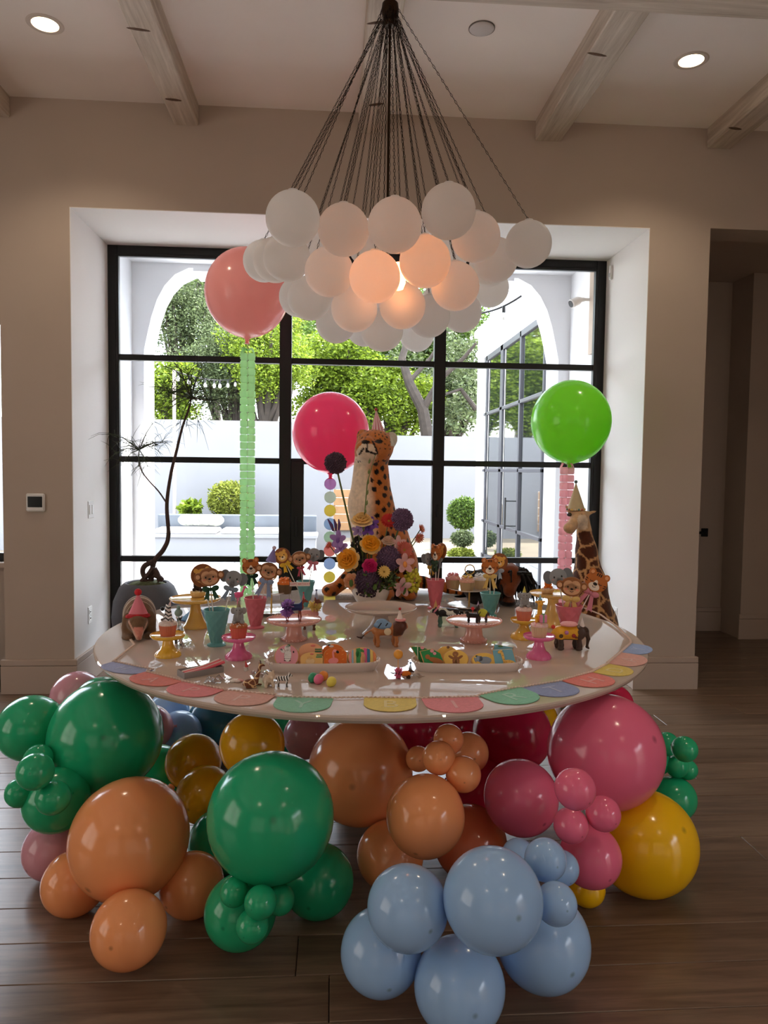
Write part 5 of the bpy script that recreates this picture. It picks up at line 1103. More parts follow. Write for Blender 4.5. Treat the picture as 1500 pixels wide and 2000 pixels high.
film(418, 1330, 44, 14, 1, 'clear cellophane piece beside the candy box'); film(512, 1318, 40, 16, 2, 'clear cellophane bag behind the toy giraffe'); film(806, 1322, 34, 16, 3, 'crumpled clear cellophane beside the toy dachshund')
P, k = pix(464, 1331); e = empty('candy_pile', (P[0], P[1], TZ), 'little heap of white and pink candies at the front left', 'candy')
for i in range(9): MB().ball((rng.normal(0, .012), rng.normal(0, .01), .005), (.007+.004*rng.random(), .006, .005), 8, 6).build('candy', pm(((236, 220, 214), (232, 176, 176), (244, 236, 230))[i % 3], .4), e)
# ------------------------------------------------------------------ cookie trays
def superell(a, b, n=72, p=3.2): return [(a*abs(math.cos(t))**(2/p)*(1 if math.cos(t) > 0 else -1), b*abs(math.sin(t))**(2/p)*(1 if math.sin(t) > 0 else -1)) for t in np.linspace(0, 2*PI, n, False)]
def tray(px, py, hw, label, yaw):
    P, k = pix(px, py); a = hw*k; b = .062; e = empty('oval_tray', (P[0], P[1], TZ), label, 'tray', 'white cookie trays'); e.rotation_euler = (0, 0, yaw)
    V = []; rings = [(.78, 0), (.80, .002), (.93, .020), (1.0, .034), (.985, .037), (.96, .034), (.88, .018), (.78, .008)]; n = 72
    for s, z in rings:
        for q in superell(a-b*(1-s), b*s, n): V.append((q[0], q[1], z))
    Fc = [(j*n+i, j*n+(i+1) % n, (j+1)*n+(i+1) % n, (j+1)*n+i) for j in range(len(rings)-1) for i in range(n)]
    Fc.append(tuple(range(n-1, -1, -1))); Fc.append(tuple((len(rings)-1)*n+i for i in range(n)))
    wm = pm((224, 210, 202), .16, .5, coat=.4); MB().add(V, Fc).build('dish', wm, e, ang=50); m = MB()
    for sx in (-1, 1):
        for i in range(9): t = (i-4)*.2; m.ball((sx*(a+.002)*math.cos(t*.55), b*.95*math.sin(t*1.25), .036), .0055, 8, 6)
    m.build('beaded_handle', wm, e); return P, k
PL, kL = tray(632, 1307, 108, 'white oval tray of pastel animal cookies left of centre', .02)
PR, kR = tray(912, 1307, 106, 'white oval tray of jungle cookies right of centre', -.02)
def cookie(px, py, shape, col, label, dy=0., tilt=.5, th=.010, yaw=0., deco=None, base=None):
    """a decorated cookie leaning back in its tray; shape in pixels (x,z) about its centre"""
    base = PL if base is None else base; Y = base[1]+dy; C = ony(px, py, Y); k = mpp(C); e = empty('cookie', C, label, 'cookie', 'decorated cookies'); e.rotation_euler = (-tilt, 0, yaw)
    S = [(x*k, z*k/math.cos(tilt*.6)) for x, z in shape]
    m = MB(); m.T = RX; m.prism([(x*1.0, z) for x, z in S], -th, 0, .002); m.build('biscuit', pm((214, 164, 104), .8, noise=.1, ns=50), e)
    cx = np.mean([q[0] for q in S]); cz = np.mean([q[1] for q in S]); m = MB(); m.T = RX; m.prism([(cx+(x-cx)*.94, cz+(z-cz)*.94) for x, z in S], -.001, .0022, .001); m.build('icing', pm(col, .4, .4), e)
    for nm, shp, c in (deco or []):
        m = MB(); m.T = RX; m.prism([(x*k, z*k/math.cos(tilt*.6)) for x, z in shp], .0005, .0045, .0008); m.build(nm, pm(c, .45), e)
    return e
def rect(x0, x1, z0, z1): return [(x0, z0), (x1, z0), (x1, z1), (x0, z1)]
def archp(w, h): return [(-w, -h), (w, -h)]+[(w*math.cos(t), h*.25+h*.75*math.sin(t)) for t in np.linspace(0, PI, 12)]
zb_ = [('zebra', ell(2, 2, 7, 13, 16), (240, 236, 234)), ('zebra', ell(1, 15, 6, 6, 12), (240, 236, 234)), ('zebra', ell(-8, 10, 5, 3.5, 10, -.5), (240, 236, 234))]+[('stripe', rect(-5, 8, z, z+1.4), (30, 28, 30)) for z in (-9, -5.5, -2, 1.5, 5, 8.5)]+[('leaf', ell(2, 19, 5, 3, 8, .4), (60, 120, 80)), ('ear', ell(-10, 12, 3, 2, 8, -.5), (30, 28, 30)), ('dot', ell(-12, -14, 2.4, 1.6, 8), (40, 36, 36)), ('dot', ell(14, -17, 2.6, 1.6, 8), (30, 28, 30)), ('dot', ell(13, 8, 1.5, 2, 8), (40, 36, 36))]
cookie(560, 1282, ell(0, 0, 24, 23, 30), (232, 160, 172), 'round pink cookie with a striped zebra', -.01, deco=zb_)
cookie(607, 1277, archp(24, 21), (240, 178, 138), 'peach arched cookie at the back of the left tray', .03, deco=[('leaf', rect(8, 21, 3+q, 5.5+q), (70, 140, 96)) for q in (0, 4)]+[('blossom', ell(4, 15, 5, 2, 8), (232, 130, 120))])
cookie(609, 1289, archp(23, 15), (236, 190, 118), 'peach arched cookie with a camel at the front of the left tray', -.02, deco=[('camel', ell(-3, -3, 9, 6, 12), (232, 200, 150)), ('hump', ell(-4, 3, 5, 4, 10), (226, 176, 110)), ('leaf', rect(8, 20, 4, 6.5), (70, 140, 96)), ('leaf', rect(9, 21, 8, 10), (70, 140, 96)), ('leaf', rect(-5, 6, -14, -12), (80, 140, 90)), ('blossom', ell(0, 11, 4, 1.6, 8), (222, 120, 110))])
cookie(651, 1278, archp(22, 20), (226, 116, 42), 'orange arched cookie at the back of the left tray', .03, deco=[('blossom', ell(-4, 15, 5, 2.4, 8), (240, 220, 214)), ('leaf', ell(-8, 17, 3, 1.5, 8), (40, 40, 60))])
cookie(655, 1284, archp(23, 19), (222, 112, 40), 'orange arched cookie with a pink flamingo', -.015, deco=[('flamingo', ell(-4, -7, 10, 6, 14, .1), (240, 148, 150)), ('flamingo', ell(-4, 3, 2, 9, 10, .15), (240, 148, 150)), ('flamingo', ell(-1, 12, 4, 3, 10), (244, 160, 160)), ('beak', ell(4, 10, 3.5, 2.5, 8, -.5), (30, 26, 28)), ('leg', rect(-6, -5, -18, -12), (240, 148, 150)), ('leg', rect(-2, -1, -18, -12), (240, 148, 150))]+[('fleck', ell(x, z, 2.2, .8, 6, .3), (240, 160, 80)) for x, z in ((14, 5), (15, -4), (12, -12), (-16, 6), (-17, -4), (14, 12))])
eggs = []
for i, (x, w, c) in enumerate(((-25, 4, (232, 150, 160)), (-20, 4, (150, 186, 210)), (-15, 4, (226, 190, 140)), (-11, 8, (62, 150, 84)), (-2, 6, (232, 170, 120)), (4, 6, (226, 92, 150)), (10, 6, (60, 120, 160)), (16, 6, (232, 200, 110)), (22, 5, (232, 140, 90)))):
    h0 = 19*math.sqrt(max(0, 1-((x)/29)**2)); h1 = 19*math.sqrt(max(0, 1-((x+w)/29)**2)); eggs.append(('stripe', [(x, -h0*.93), (x+w-.5, -h1*.93), (x+w-.5, h1*.93), (x, h0*.93)], c))
cookie(707, 1284, ell(0, 0, 29, 20, 30), (240, 206, 150), 'egg-shaped cookie with rainbow stripes', -.01, deco=eggs+[('bow', ell(-7, 6, 6, 7, 10, .4), (66, 156, 86)), ('bow', ell(0, 12, 5, 3, 10, -.5), (66, 156, 86)), ('parrot', ell(4, -3, 4, 9, 10), (236, 180, 140))])
gd = [('leopard', ell(6, -4, 15, 5, 14, -.25), (170, 104, 50)), ('leopard', ell(-10, 3, 5, 4.5, 10), (176, 108, 54)), ('leg', ell(14, -11, 2, 5, 8), (160, 96, 46)), ('leg', ell(2, -8, 2, 5, 8), (160, 96, 46)), ('blossom', ell(-1, 14, 4, 3.5, 8), (236, 160, 170)), ('blossom', ell(4, 9, 3.5, 3, 8), (236, 160, 170))]
cookie(829, 1280, [(-27, 17), (-4, -22), (22, -10), (24, 6), (-6, 17)], (46, 140, 76), 'green wrapped cookie at the back left of the right tray', .025, deco=[('blossom', ell(-4, 14, 4, 3, 8), (236, 160, 170)), ('ribbon_line', rect(-14, -12.5, -8, 16), (220, 226, 214))], base=PR, tilt=.35)
cookie(845, 1286, [(-25, 14), (-16, -14), (18, -18), (22, -6), (16, 10), (0, 19)], (44, 146, 80), 'green leaf-shaped cookie with a spotted leopard', -.02, deco=gd, base=PR, tilt=.4)
bear = [('bear', ell(0, -4, 7, 9, 14), (150, 96, 54)), ('bear', ell(0, 9, 6, 5, 12), (160, 104, 60)), ('arm', ell(-9, 3, 6, 2.4, 10, -.5), (150, 96, 54)), ('arm', ell(9, 3, 6, 2.4, 10, .5), (150, 96, 54)), ('belly', ell(0, -5, 4, 5, 10), (206, 160, 110)), ('leg', ell(-6, -12, 3, 4, 8), (150, 96, 54)), ('leg', ell(6, -12, 3, 4, 8), (150, 96, 54)), ('muzzle', ell(0, 7.5, 2.6, 2, 8), (214, 170, 120))]
cookie(874, 1279, ell(0, 0, 22, 17, 26), (232, 186, 90), 'round yellow cookie hidden behind the bear cookie', .03, deco=[('ear', ell(2, 14, 3, 2.5, 8), (110, 70, 40))], base=PR)
cookie(890, 1287, ell(0, 0, 26, 18, 28), (238, 194, 96), 'round yellow cookie with a brown bear', -.015, deco=bear, base=PR)
cookie(946, 1290, ell(0, 0, 26, 15, 28), (236, 192, 90), 'oval yellow cookie with a grey elephant', -.015, deco=[('elephant', ell(1, 0, 13, 7, 14), (138, 150, 164)), ('elephant', ell(-11, 3, 6, 5.5, 12), (146, 158, 172)), ('ear', ell(-7, 3, 4, 5, 10), (110, 120, 136)), ('trunk', ell(-18, 1, 2, 5, 8, .4), (146, 158, 172)), ('leg', rect(-6, -2, -11, -4), (138, 150, 164)), ('leg', rect(6, 10, -11, -4), (138, 150, 164)), ('tusk', ell(-15, 8, 2.5, 1.4, 8), (60, 90, 70))], base=PR)
gir = [('giraffe', [(-2, -14), (2, -14), (-3, 10), (-8, 12), (-8, 8)], (238, 190, 96)), ('giraffe', ell(-9, 11, 5, 3, 10, .4), (240, 196, 104)), ('giraffe', ell(8, -10, 12, 6, 14, -.1), (238, 190, 96))]+[('patch', ell(x, z, 1.8, 1.3, 6), (156, 86, 40)) for x, z in ((-4, 4), (-2, -3), (3, -8), (8, -6), (13, -9), (9, -13), (-6, 11), (15, -13))]
cookie(982, 1278, [(-24, -14), (14, -20), (22, 14), (-16, 20)], (110, 168, 184), 'blue square cookie at the back right of the right tray', .03, deco=[('leaf', ell(-4, 15, 5, 2, 8), (90, 130, 80))], base=PR, yaw=-.1)
cookie(986, 1285, [(-20, -17), (24, -15), (16, 18), (-25, 15)], (116, 172, 190), 'blue square cookie with a yellow giraffe', -.015, deco=gir, base=PR, yaw=-.1)
# ------------------------------------------------------------------ birthday bunting
FLC = [('H', (222, 1294), (298, 1310), (140, 146, 186)), ('A', (285, 1314), (357, 1332), (226, 112, 96)), ('P', (357, 1333), (438, 1349), (232, 120, 122)), ('P', (440, 1350), (538, 1360), (226, 160, 142)), ('Y', (543, 1363), (650, 1366), (126, 198, 162)), ('B', (712, 1365), (811, 1366), (236, 206, 96)), ('I', (824, 1366), (932, 1363), (236, 128, 134)), ('R', (936, 1360), (1015, 1344), (120, 196, 156)), ('T', (1018, 1345), (1095, 1332), (132, 146, 194)), ('H', (1097, 1331), (1155, 1315), (236, 116, 104)), ('D', (1157, 1314), (1187, 1298), (230, 200, 84)), ('A', (1186, 1297), (1212, 1276), (232, 164, 148)), ('Y', (1213, 1275), (1232, 1258), (140, 164, 214))]
bun = empty('birthday_bunting', (TC[0], TC[1]-1.05, TZ), 'fabric bunting lettered HAPPY BIRTHDAY along the table edge', 'bunting'); bo = np.array([TC[0], TC[1]-1.05, TZ])
spts = [onz(a, b, TZ) for a, b in ((262, 1198), (246, 1205), (238, 1226), (262, 1262))]; zs_ = .0016
for i, (ch_, a, b, col) in enumerate(FLC):
    A = onz(*a, TZ); B = onz(*b, TZ); u = B-A; w = np.linalg.norm(u); u /= w; n_ = np.array([u[1], -u[0], 0]); cen = (A+B)/2
    if np.dot(n_, cen-np.array([*TC, TZ])) < 0: n_ = -n_
    hh = min(.145, max(.10, w*.8)) if i < 11 else (.125, .105)[i-11]
    for t in np.linspace(.16, .10, 30):
        if np.hypot(*((cen+n_*hh)[:2]-np.array(TC))) > TR-.004 and i < 11: hh -= .003
    w2 = w*1.02; poly = [(-w2/2, 0), (-w2/2, -hh*.45)]+[(-w2/2*math.cos(t), -hh*.45-hh*.55*math.sin(t)) for t in np.linspace(.15, PI-.15, 12)]+[(w2/2, -hh*.45), (w2/2, 0)]
    M = Matrix.Identity(4); M[0][0], M[1][0] = u[0], u[1]; M[0][1], M[1][1] = -n_[0], -n_[1]
    if np.dot(np.cross(u, -n_), [0, 0, 1]) < 0: M[0][0], M[1][0] = -u[0], -u[1]
    M.translation = Vector(cen-bo+np.array([0, 0, .0008+.0006*(i % 2)]))
    m = MB(); m.T = Matrix.Identity(4)
    PP = np.array(poly); m.prism(poly, 0, .0028, .0009)
    col = tuple(int(v*.74+204*.26) for v in col); f = m.build('flag', pm(col, .9, .1, noise=.06, ns=90, bump=.25, bs=260), bun); f.matrix_world = Matrix.Translation(Vector(bo))@M
    f.parent = bun; f.matrix_parent_inverse = Matrix.Identity(4); f.matrix_basis = M
    lt = tuple(min(255, int(c*.68+236*.32)) for c in col)
    letters(ch_, hh*.72, pm(lt, .9, .1), f, (0, -hh*.5, .0032), (0, 0, 0), 'letter', ext=.0003)
    spts += [A, B]
spts += [onz(a, b, TZ) for a, b in ((1231, 1252), (1205, 1226), (1172, 1202), (1140, 1189))]
rr = []; 
for A, B in zip(spts, spts[1:]):
    L = np.linalg.norm(B-A); n = max(2, int(L/.007))
    for j in range(n): rr.append(A+(B-A)*j/n)
rr = np.array(rr); out = []
for j in range(len(rr)):
    t = rr[min(j+1, len(rr)-1)]-rr[max(j-1, 0)]; t /= np.linalg.norm(t)+1e-9; nrm = np.array([-t[1], t[0], 0]); out.append(rr[j]+nrm*.004*(1 if (j//1) % 2 else -1)-bo+np.array([0, 0, .006]))
MB().tube(out, .0028, 5).build('rickrack_cord', pm((226, 206, 194), .9, .1), bun, label='cream rickrack cord')
# ================================================================== plush animals
PLUSH = pm((255, 255, 255), .95, .1, attr=True, noise=.14, ns=45, bump=.35, bs=220, sheen=.3)
GING = bpy.data.materials.new('gingham'); GING.use_nodes = True; _n = GING.node_tree.nodes; _l = GING.node_tree.links
_tc = _n.new('ShaderNodeTexCoord'); _sp = _n.new('ShaderNodeSeparateXYZ'); _l.new(_tc.outputs['Object'], _sp.inputs[0])
_at = _n.new('ShaderNodeMath'); _at.operation = 'ARCTAN2'; _l.new(_sp.outputs['X'], _at.inputs[0]); _l.new(_sp.outputs['Y'], _at.inputs[1])
_m1 = _n.new('ShaderNodeMath'); _m1.operation = 'MULTIPLY'; _m1.inputs[1].default_value = 12; _l.new(_at.outputs[0], _m1.inputs[0]); _s1 = _n.new('ShaderNodeMath'); _s1.operation = 'SINE'; _l.new(_m1.outputs[0], _s1.inputs[0])
_cr = _n.new('ShaderNodeValToRGB'); _cr.color_ramp.interpolation = 'LINEAR'; _cr.color_ramp.elements[0].position = .35; _cr.color_ramp.elements[1].position = .65; _cr.color_ramp.elements[0].color = (*lin((214, 128, 140)), 1); _cr.color_ramp.elements[1].color = (*lin((244, 214, 214)), 1)
_a = _n.new('ShaderNodeMath'); _a.operation = 'MULTIPLY_ADD'; _a.inputs[1].default_value = .5; _a.inputs[2].default_value = .5; _l.new(_s1.outputs[0], _a.inputs[0]); _l.new(_a.outputs[0], _cr.inputs[0])
_b = _n['Principled BSDF']; _l.new(_cr.outputs[0], _b.inputs['Base Color']); _b.inputs['Roughness'].default_value = .8
def plush_hat(par, base, h, r, mat, tilt, pomc, trim=None):
    o = link('party_hat', None, par, base, tilt); o.empty_display_size = .05
    bpy.data.objects.remove(o)
    m = MB().lathe([(0, .001), (r, 0), (r*1.0, .003), (.002, h), (0, h)], 28); o = m.build('party_hat', mat, par, loc=base, rot=tilt)
    MB().ball((0, 0, h+r*.12), r*.2 if not isinstance(pomc, tuple) or len(pomc) == 3 else r*pomc[3], 12, 8).build('pompom', pm(pomc[:3], .9, noise=.2, ns=100, bump=.6, bs=200), o)
    if trim:
        for i in range(16):
            a = i*2*PI/16; MB().ball((r*math.cos(a), r*math.sin(a), .004), r*.11, 8, 6).build('trim_bobble', pm(trim[i % len(trim)], .9), o)
    return o
# the big spotted cat: local x right, y away, z up, metres
P, k = spot(752, 1160); cat = empty('plush_leopard', (P[0], P[1], TZ), 'large plush spotted cat in a pink gingham party hat sitting behind the flowers', 'plush toy')
def X(px): return (px-752)*k
def Z(py): return (1160-py)*k
pr = [('c', (X(722), .02, Z(905)), (X(722), .01, Z(985)), .100, .128), ('c', (X(722), .01, Z(985)), (X(738), .03, Z(1060)), .128, .165), ('c', (X(745), .06, Z(1060)), (X(760), .10, Z(1115)), .17, .185), ('b', (X(782), .0, Z(1108)), (.105, .17, .15)), ('b', (X(722), .0, Z(1108)), (.10, .17, .14)),
      ('c', (X(704), -.09, Z(1040)), (X(700), -.15, Z(1140)), .062, .05), ('c', (X(738), -.1, Z(1040)), (X(742), -.17, Z(1140)), .062, .05), ('c', (X(700), -.02, Z(1110)), (X(652), -.06, Z(1150)), .055, .032),
      ('b', (X(643), -.08, Z(1149)), (.043, .06, .036)), ('b', (X(745), -.20, Z(1150)), (.06, .08, .042)), ('b', (X(790), -.16, Z(1150)), (.06, .09, .042)),
      ('b', (X(728), -.01, Z(874)), (.112, .115, .102)), ('b', (X(722), -.05, Z(886)), (.095, .09, .075)), ('b', (X(704), -.125, Z(878)), (.044, .05, .038)), ('b', (X(722), -.125, Z(878)), (.044, .05, .038)), ('b', (X(712), -.11, Z(890)), (.045, .05, .032)), ('b', (X(713), -.13, Z(867)), (.02, .03, .03)),
      ('b', (X(762), .02, Z(858)), (.034, .026, .042), .3), ('b', (X(704), .03, Z(852)), (.03, .024, .036), -.3)]
tail_ = [(805, .10, 1142), (830, .08, 1141), (858, .05, 1145), (885, .02, 1152), (905, -.02, 1160)]
for a, b in zip(tail_, tail_[1:]): pr.append(('c', (X(a[0]), a[1], Z(a[2])), (X(b[0]), b[1], Z(b[2])), .030, .030))
def surf_seeds(V, n, mind, seed):
    r = np.random.default_rng(seed); P = []
    for i in r.permutation(len(V)):
        p = V[i]
        if not P or np.min(np.linalg.norm(np.array(P)-p, axis=1)) > mind: P.append(p)
        if len(P) >= n: break
    return np.array(P)
def cheetah(V):
    c = np.tile(np.array(lin((196, 116, 54))), (len(V), 1)); cream = np.array(lin((232, 210, 184)))
    w = np.clip((-(V[:, 0]-X(716))*1.0-V[:, 1]*.55-.02)/.05, 0, 1)*(V[:, 2] < Z(893))*(V[:, 2] > Z(1075)); c = c*(1-w[:, None])+cream*w[:, None]
    n = np.array([X(712), -.13, Z(884)]); d = np.linalg.norm((V-n)*np.array([1, .8, 1.15]), axis=1); c[d < .062] = cream
    S1 = surf_seeds(V[V[:, 2] < Z(895)], 330, .044, 4); S2 = surf_seeds(V[V[:, 2] > Z(905)], 150, .021, 6)
    d1, _ = near(V, S1); body = (V[:, 2] < Z(900)) & (w < .4) & (V[:, 0] < X(812)); c[(d1 < .0155) & body] = lin((26, 18, 16))
    d2, _ = near(V, S2); hd = (V[:, 2] >= Z(905)) & (d > .075); c[(d2 < .0062) & hd] = lin((36, 24, 20))
    t = V[:, 0] > X(812); c[t & (np.sin((V[:, 0]-X(812))/k*.42) > .45)] = lin((24, 18, 16))
    for q in ((708.5, 867), (734, 865)):                            # dark eye patches and tear lines
        e_ = np.hypot((V[:, 0]-X(q[0]))/1.9, V[:, 2]-Z(q[1])); c[(e_ < .0125) & (V[:, 1] < -.04)] = lin((20, 15, 14))
    for a, b in (((712, 871), (710, 884)), ((722, 866), (731, 888)), ((710, 884), (728, 889)), ((704, 880), (697, 890))):
        A = np.array([X(a[0]), Z(a[1])]); B = np.array([X(b[0]), Z(b[1])]); q = V[:, [0, 2]]-A; tt = np.clip((q@(B-A))/((B-A)@(B-A)), 0, 1); dd = np.linalg.norm(q-tt[:, None]*(B-A), axis=1); c[(dd < .0055) & (V[:, 1] < -.06)] = lin((30, 20, 18))
    e_ = np.hypot(V[:, 0]-X(765), V[:, 2]-Z(858)); c[(e_ < .05) & (V[:, 0] > X(757)) & (V[:, 2] > Z(872))] = lin((206, 196, 180)); return c
blobobj('body', pr, PLUSH, cat, .035, 150, cheetah, flat=.002)
tp = blobobj('tail_end', [('c', (X(893), -.10, Z(1172)), (X(945), -.02, Z(1166)), .030, .030), ('c', (X(945), -.02, Z(1166)), (X(975), .05, Z(1162)), .03, .03), ('c', (X(905), -.02, Z(1160)), (X(975), .06, Z(1160)), .03, .03)], PLUSH, cat, .01, 60, flat=.002, colf= lambda V: np.where(((V[:, 0] < X(902)) | (np.sin(V[:, 0]/k*.42) > .3))[:, None], np.array(lin((22, 17, 16))), np.array(lin((120, 72, 44)))))
for q in ((708.5, 867), (734, 865)): MB().at((X(q[0]), -.122 if q[0] < 720 else -.105, Z(q[1]))).ball((0, 0, 0), (.013, .008, .009), 12, 8).build('eye', pm((60, 36, 14), .08, coat=1.), cat)
MB().at((X(713), -.158, Z(871))).ball((0, 0, 0), (.017, .01, .011), 12, 8).build('nose', pm((26, 18, 18), .3), cat)
plush_hat(cat, (X(735), .0, Z(853)), .15, .048, GING, (0, -.1, 0), (176, 70, 84))
# giraffe standing on the floor behind the right of the table
GY = 4.27; gk = mpp(ony(1150, 1150, GY)); gx0 = ony(1150, 1150, GY)[0]
gir_e = empty('plush_giraffe', (gx0, GY, 0), 'tall plush giraffe in a cream party hat standing behind the table at the right', 'plush toy')
def gp(px, py, y=0.): q = ony(px, py, GY+y); return (q[0]-gx0, y, q[2])
pr = [('c', gp(1139, 1022), gp(1145, 1075), .040, .058), ('c', gp(1145, 1075), gp(1150, 1140), .058, .100), ('c', gp(1150, 1140), gp(1152, 1200), .100, .135), ('b', gp(1158, 1225, .12), (.135, .24, .20)),
      ('b', gp(1132, 1009), (.046, .06, .046)), ('c', gp(1128, 1012, -.03), gp(1112, 1030, -.11), .036, .025), ('b', gp(1111, 1032, -.12), (.027, .03, .022)), ('c', gp(1144, 1004, .01), gp(1163, 999, .02), .014, .006), ('c', gp(1114, 1002, .0), gp(1105, 988, .02), .012, .006), ('c', gp(1124, 1024, -.05), gp(1116, 1036, -.10), .018, .014)]
b0_ = gp(1152, 1240, .12)
for sx, sy in ((-.085, -.02), (.07, -.02), (-.085, .28), (.07, .28)): pr.append(('c', (b0_[0]+sx, sy, b0_[2]-.05), (b0_[0]+sx*1.1, sy, .05), .06, .045)); pr.append(('b', (b0_[0]+sx*1.1, sy-.02, .04), (.05, .06, .04)))
zneck = gp(1140, 1032)[2]; SG = hashpts(700, (-.3, -.2, .2), (.35, .5, 1.32), 8, .066)
def gcol(V):
    d, d2 = near(V, SG); c = np.where((d2-d > .009)[:, None], np.array(lin((84, 44, 27))), np.array(lin((206, 158, 108)))); h = V[:, 2] > zneck-.06+(-V[:, 0]*.4); h &= (V[:, 2] > zneck-.09) & (V[:, 1] < .09)
    h = (V[:, 2] > gp(1140, 1036)[2]) | ((V[:, 0] < gp(1126, 1030)[0]) & (V[:, 2] > gp(1126, 1045)[2])); c[h] = lin((206, 168, 126)); fd = np.linalg.norm(V-np.array(gp(1136, 1022, -.06)), axis=1); c[h & (fd < .05)] = lin((232, 212, 186))
    mo = np.linalg.norm(V-np.array(gp(1118, 1038, -.1)), axis=1); c[h & (mo < .022)] = lin((60, 36, 30)); return c
blobobj('body', pr, PLUSH, gir_e, .03, 150, gcol)
for q in ((1135, 1006, -.052), (1112, 1005, -.03)): g_ = gp(*q); MB().at(g_).ball((0, 0, 0), (.015, .012, .012), 12, 8).build('eye', pm((16, 12, 10), .08, coat=1.), gir_e)
plush_hat(gir_e, gp(1125, 996), .16, .052, pm((206, 190, 150), .8, noise=.05, ns=40), (0, -.03, 0), (90, 110, 110), [(80, 120, 116), (206, 90, 80), (226, 190, 90), (226, 214, 190)])
# dark horse with black mane lying at the back right
P, k2 = spot(965, 1188); hs = empty('plush_horse', (P[0]+.045, P[1]+.13, TZ), 'brown plush horse with a long black mane behind the right teal cup', 'plush toy')
def hp_(px, py, y=0.): return ((px-965)*k2, y, (1188-py)*k2)
BRN = np.array(lin((112, 56, 26)))
pr = [('c', hp_(925, 1150, .05), hp_(968, 1142, .03), .075, .085), ('c', hp_(975, 1140), hp_(982, 1172), .05, .036), ('c', hp_(982, 1172), hp_(984, 1184, -.03), .034, .036), ('c', hp_(968, 1130), hp_(990, 1128, -.03), .07, .055), ('c', hp_(990, 1130, -.03), hp_(982, 1156, -.09), .05, .034), ('b', hp_(993, 1117, .0), (.02, .014, .03)), ('c', hp_(918, 1160, .05), hp_(920, 1180, .0), .05, .035), ('b', hp_(922, 1182, -.02), (.036, .05, .02)), ('b', hp_(984, 1183, -.05), (.036, .05, .022))]
def hcol(V): c = np.tile(BRN, (len(V), 1)); c[V[:, 2] < .025] = lin((22, 16, 14)); c[V[:, 0] < hp_(962, 0)[0]] = lin((30, 22, 19)); return c
blobobj('body', pr, PLUSH, hs, .03, 80, hcol, flat=.002)
m = MB(); r_ = np.random.default_rng(2)
for i in range(260):
    a = np.array(hp_(962+r_.random()*36, 1117+r_.random()*8, -.06+.1*r_.random())); l = .06+.13*r_.random(); sd = .03+.07*r_.random() if a[0] > hp_(985, 0)[0] else .015*r_.normal()
    m.tube([a, a+np.array([sd*.8, .03*r_.normal(), -.15*l+.02]), a+np.array([sd*1.3, .03*r_.normal(), -l*.7]), a+np.array([sd*1.35, .04*r_.normal(), -l])], [.006, .007, .005, .001], 4)
for i in range(60):
    a = np.array(hp_(908+r_.random()*58, 1124+r_.random()*10, -.04+.1*r_.random())); m.tube([a, a+np.array([-.02, -.02, .006]), a+np.array([-.05, -.03, -.04*r_.random()])], [.006, .006, .001], 4)
m.build('mane', pm((14, 12, 12), .6), hs, kind='stuff')
MB().at(hp_(994, 1130, -.06), (0, .3, 0)).lathe([(.016, -.02), (.022, 0), (.016, .02), (.014, 0), (.016, -.02)], 14).build('bridle_ring', pm((190, 150, 80), .5), hs)
# armadillo with pink hat
P, k3 = spot(272, 1242); am = empty('plush_armadillo', (P[0], P[1], TZ), 'brown plush armadillo in a pink felt hat with red pompom at the left', 'plush toy'); am.rotation_euler = (0, 0, .30)
def ap(px, py, y=0.): return ((px-272)*k3, y, (1242-py)*k3)
pr = [('b', ap(274, 1206, .07), (.072, .10, .085)), ('b', ap(268, 1212, -.04), (.042, .045, .04)), ('c', ap(268, 1214, -.06), ap(269, 1233, -.115), .034, .014), ('b', ap(249, 1213, -.015), (.02, .02, .042)), ('b', ap(292, 1212, -.01), (.026, .022, .042)), ('c', ap(252, 1225, .0), ap(250, 1239, -.03), .026, .022), ('c', ap(292, 1225, .02), ap(294, 1239, -.0), .026, .022), ('b', ap(252, 1239, -.05), (.024, .034, .014)), ('b', ap(288, 1239, -.05), (.024, .034, .014))]
def acol(V):
    c = np.tile(np.array(lin((120, 92, 68))), (len(V), 1)); s = np.sin((V[:, 1]-.0)*190); sh = (V[:, 1] > .01) & (V[:, 2] > .05); c[sh & (s > .55)] = lin((196, 176, 150)); tip = (V[:, 1] < -.095) & (V[:, 2] < .06); c[tip] = lin((214, 140, 124)); l = np.abs(np.abs(V[:, 0]+.006)-.034*np.clip((V[:, 2]-.01)/.07, 0, 1)-.006) < .004; c[l & (V[:, 1] < -.06) & (V[:, 2] < .085)] = lin((206, 160, 140)); return c
blobobj('body', pr, PLUSH, am, .02, 90, acol, flat=.002)
for q in ((258, 1211, -.075), (279, 1210, -.075)): MB().at(ap(*q)).ball((0, 0, 0), .007, 10, 8).build('eye', pm((14, 10, 10), .1), am)
MB().at(ap(269, 1203, -.02), (-.12, 0, 0)).lathe([(0, -.004), (.045, -.004), (.054, .002), (.05, .012), (.04, .016), (0, .016)], 28).build('collar', pm((186, 40, 48), .95, noise=.2, ns=120, bump=.6, bs=250), am, label='fuzzy red collar under the hat')
plush_hat(am, ap(270, 1198, -.022), .092, .041, pm((232, 134, 150), .85), (-.1, 0, 0), (206, 36, 48, .38))
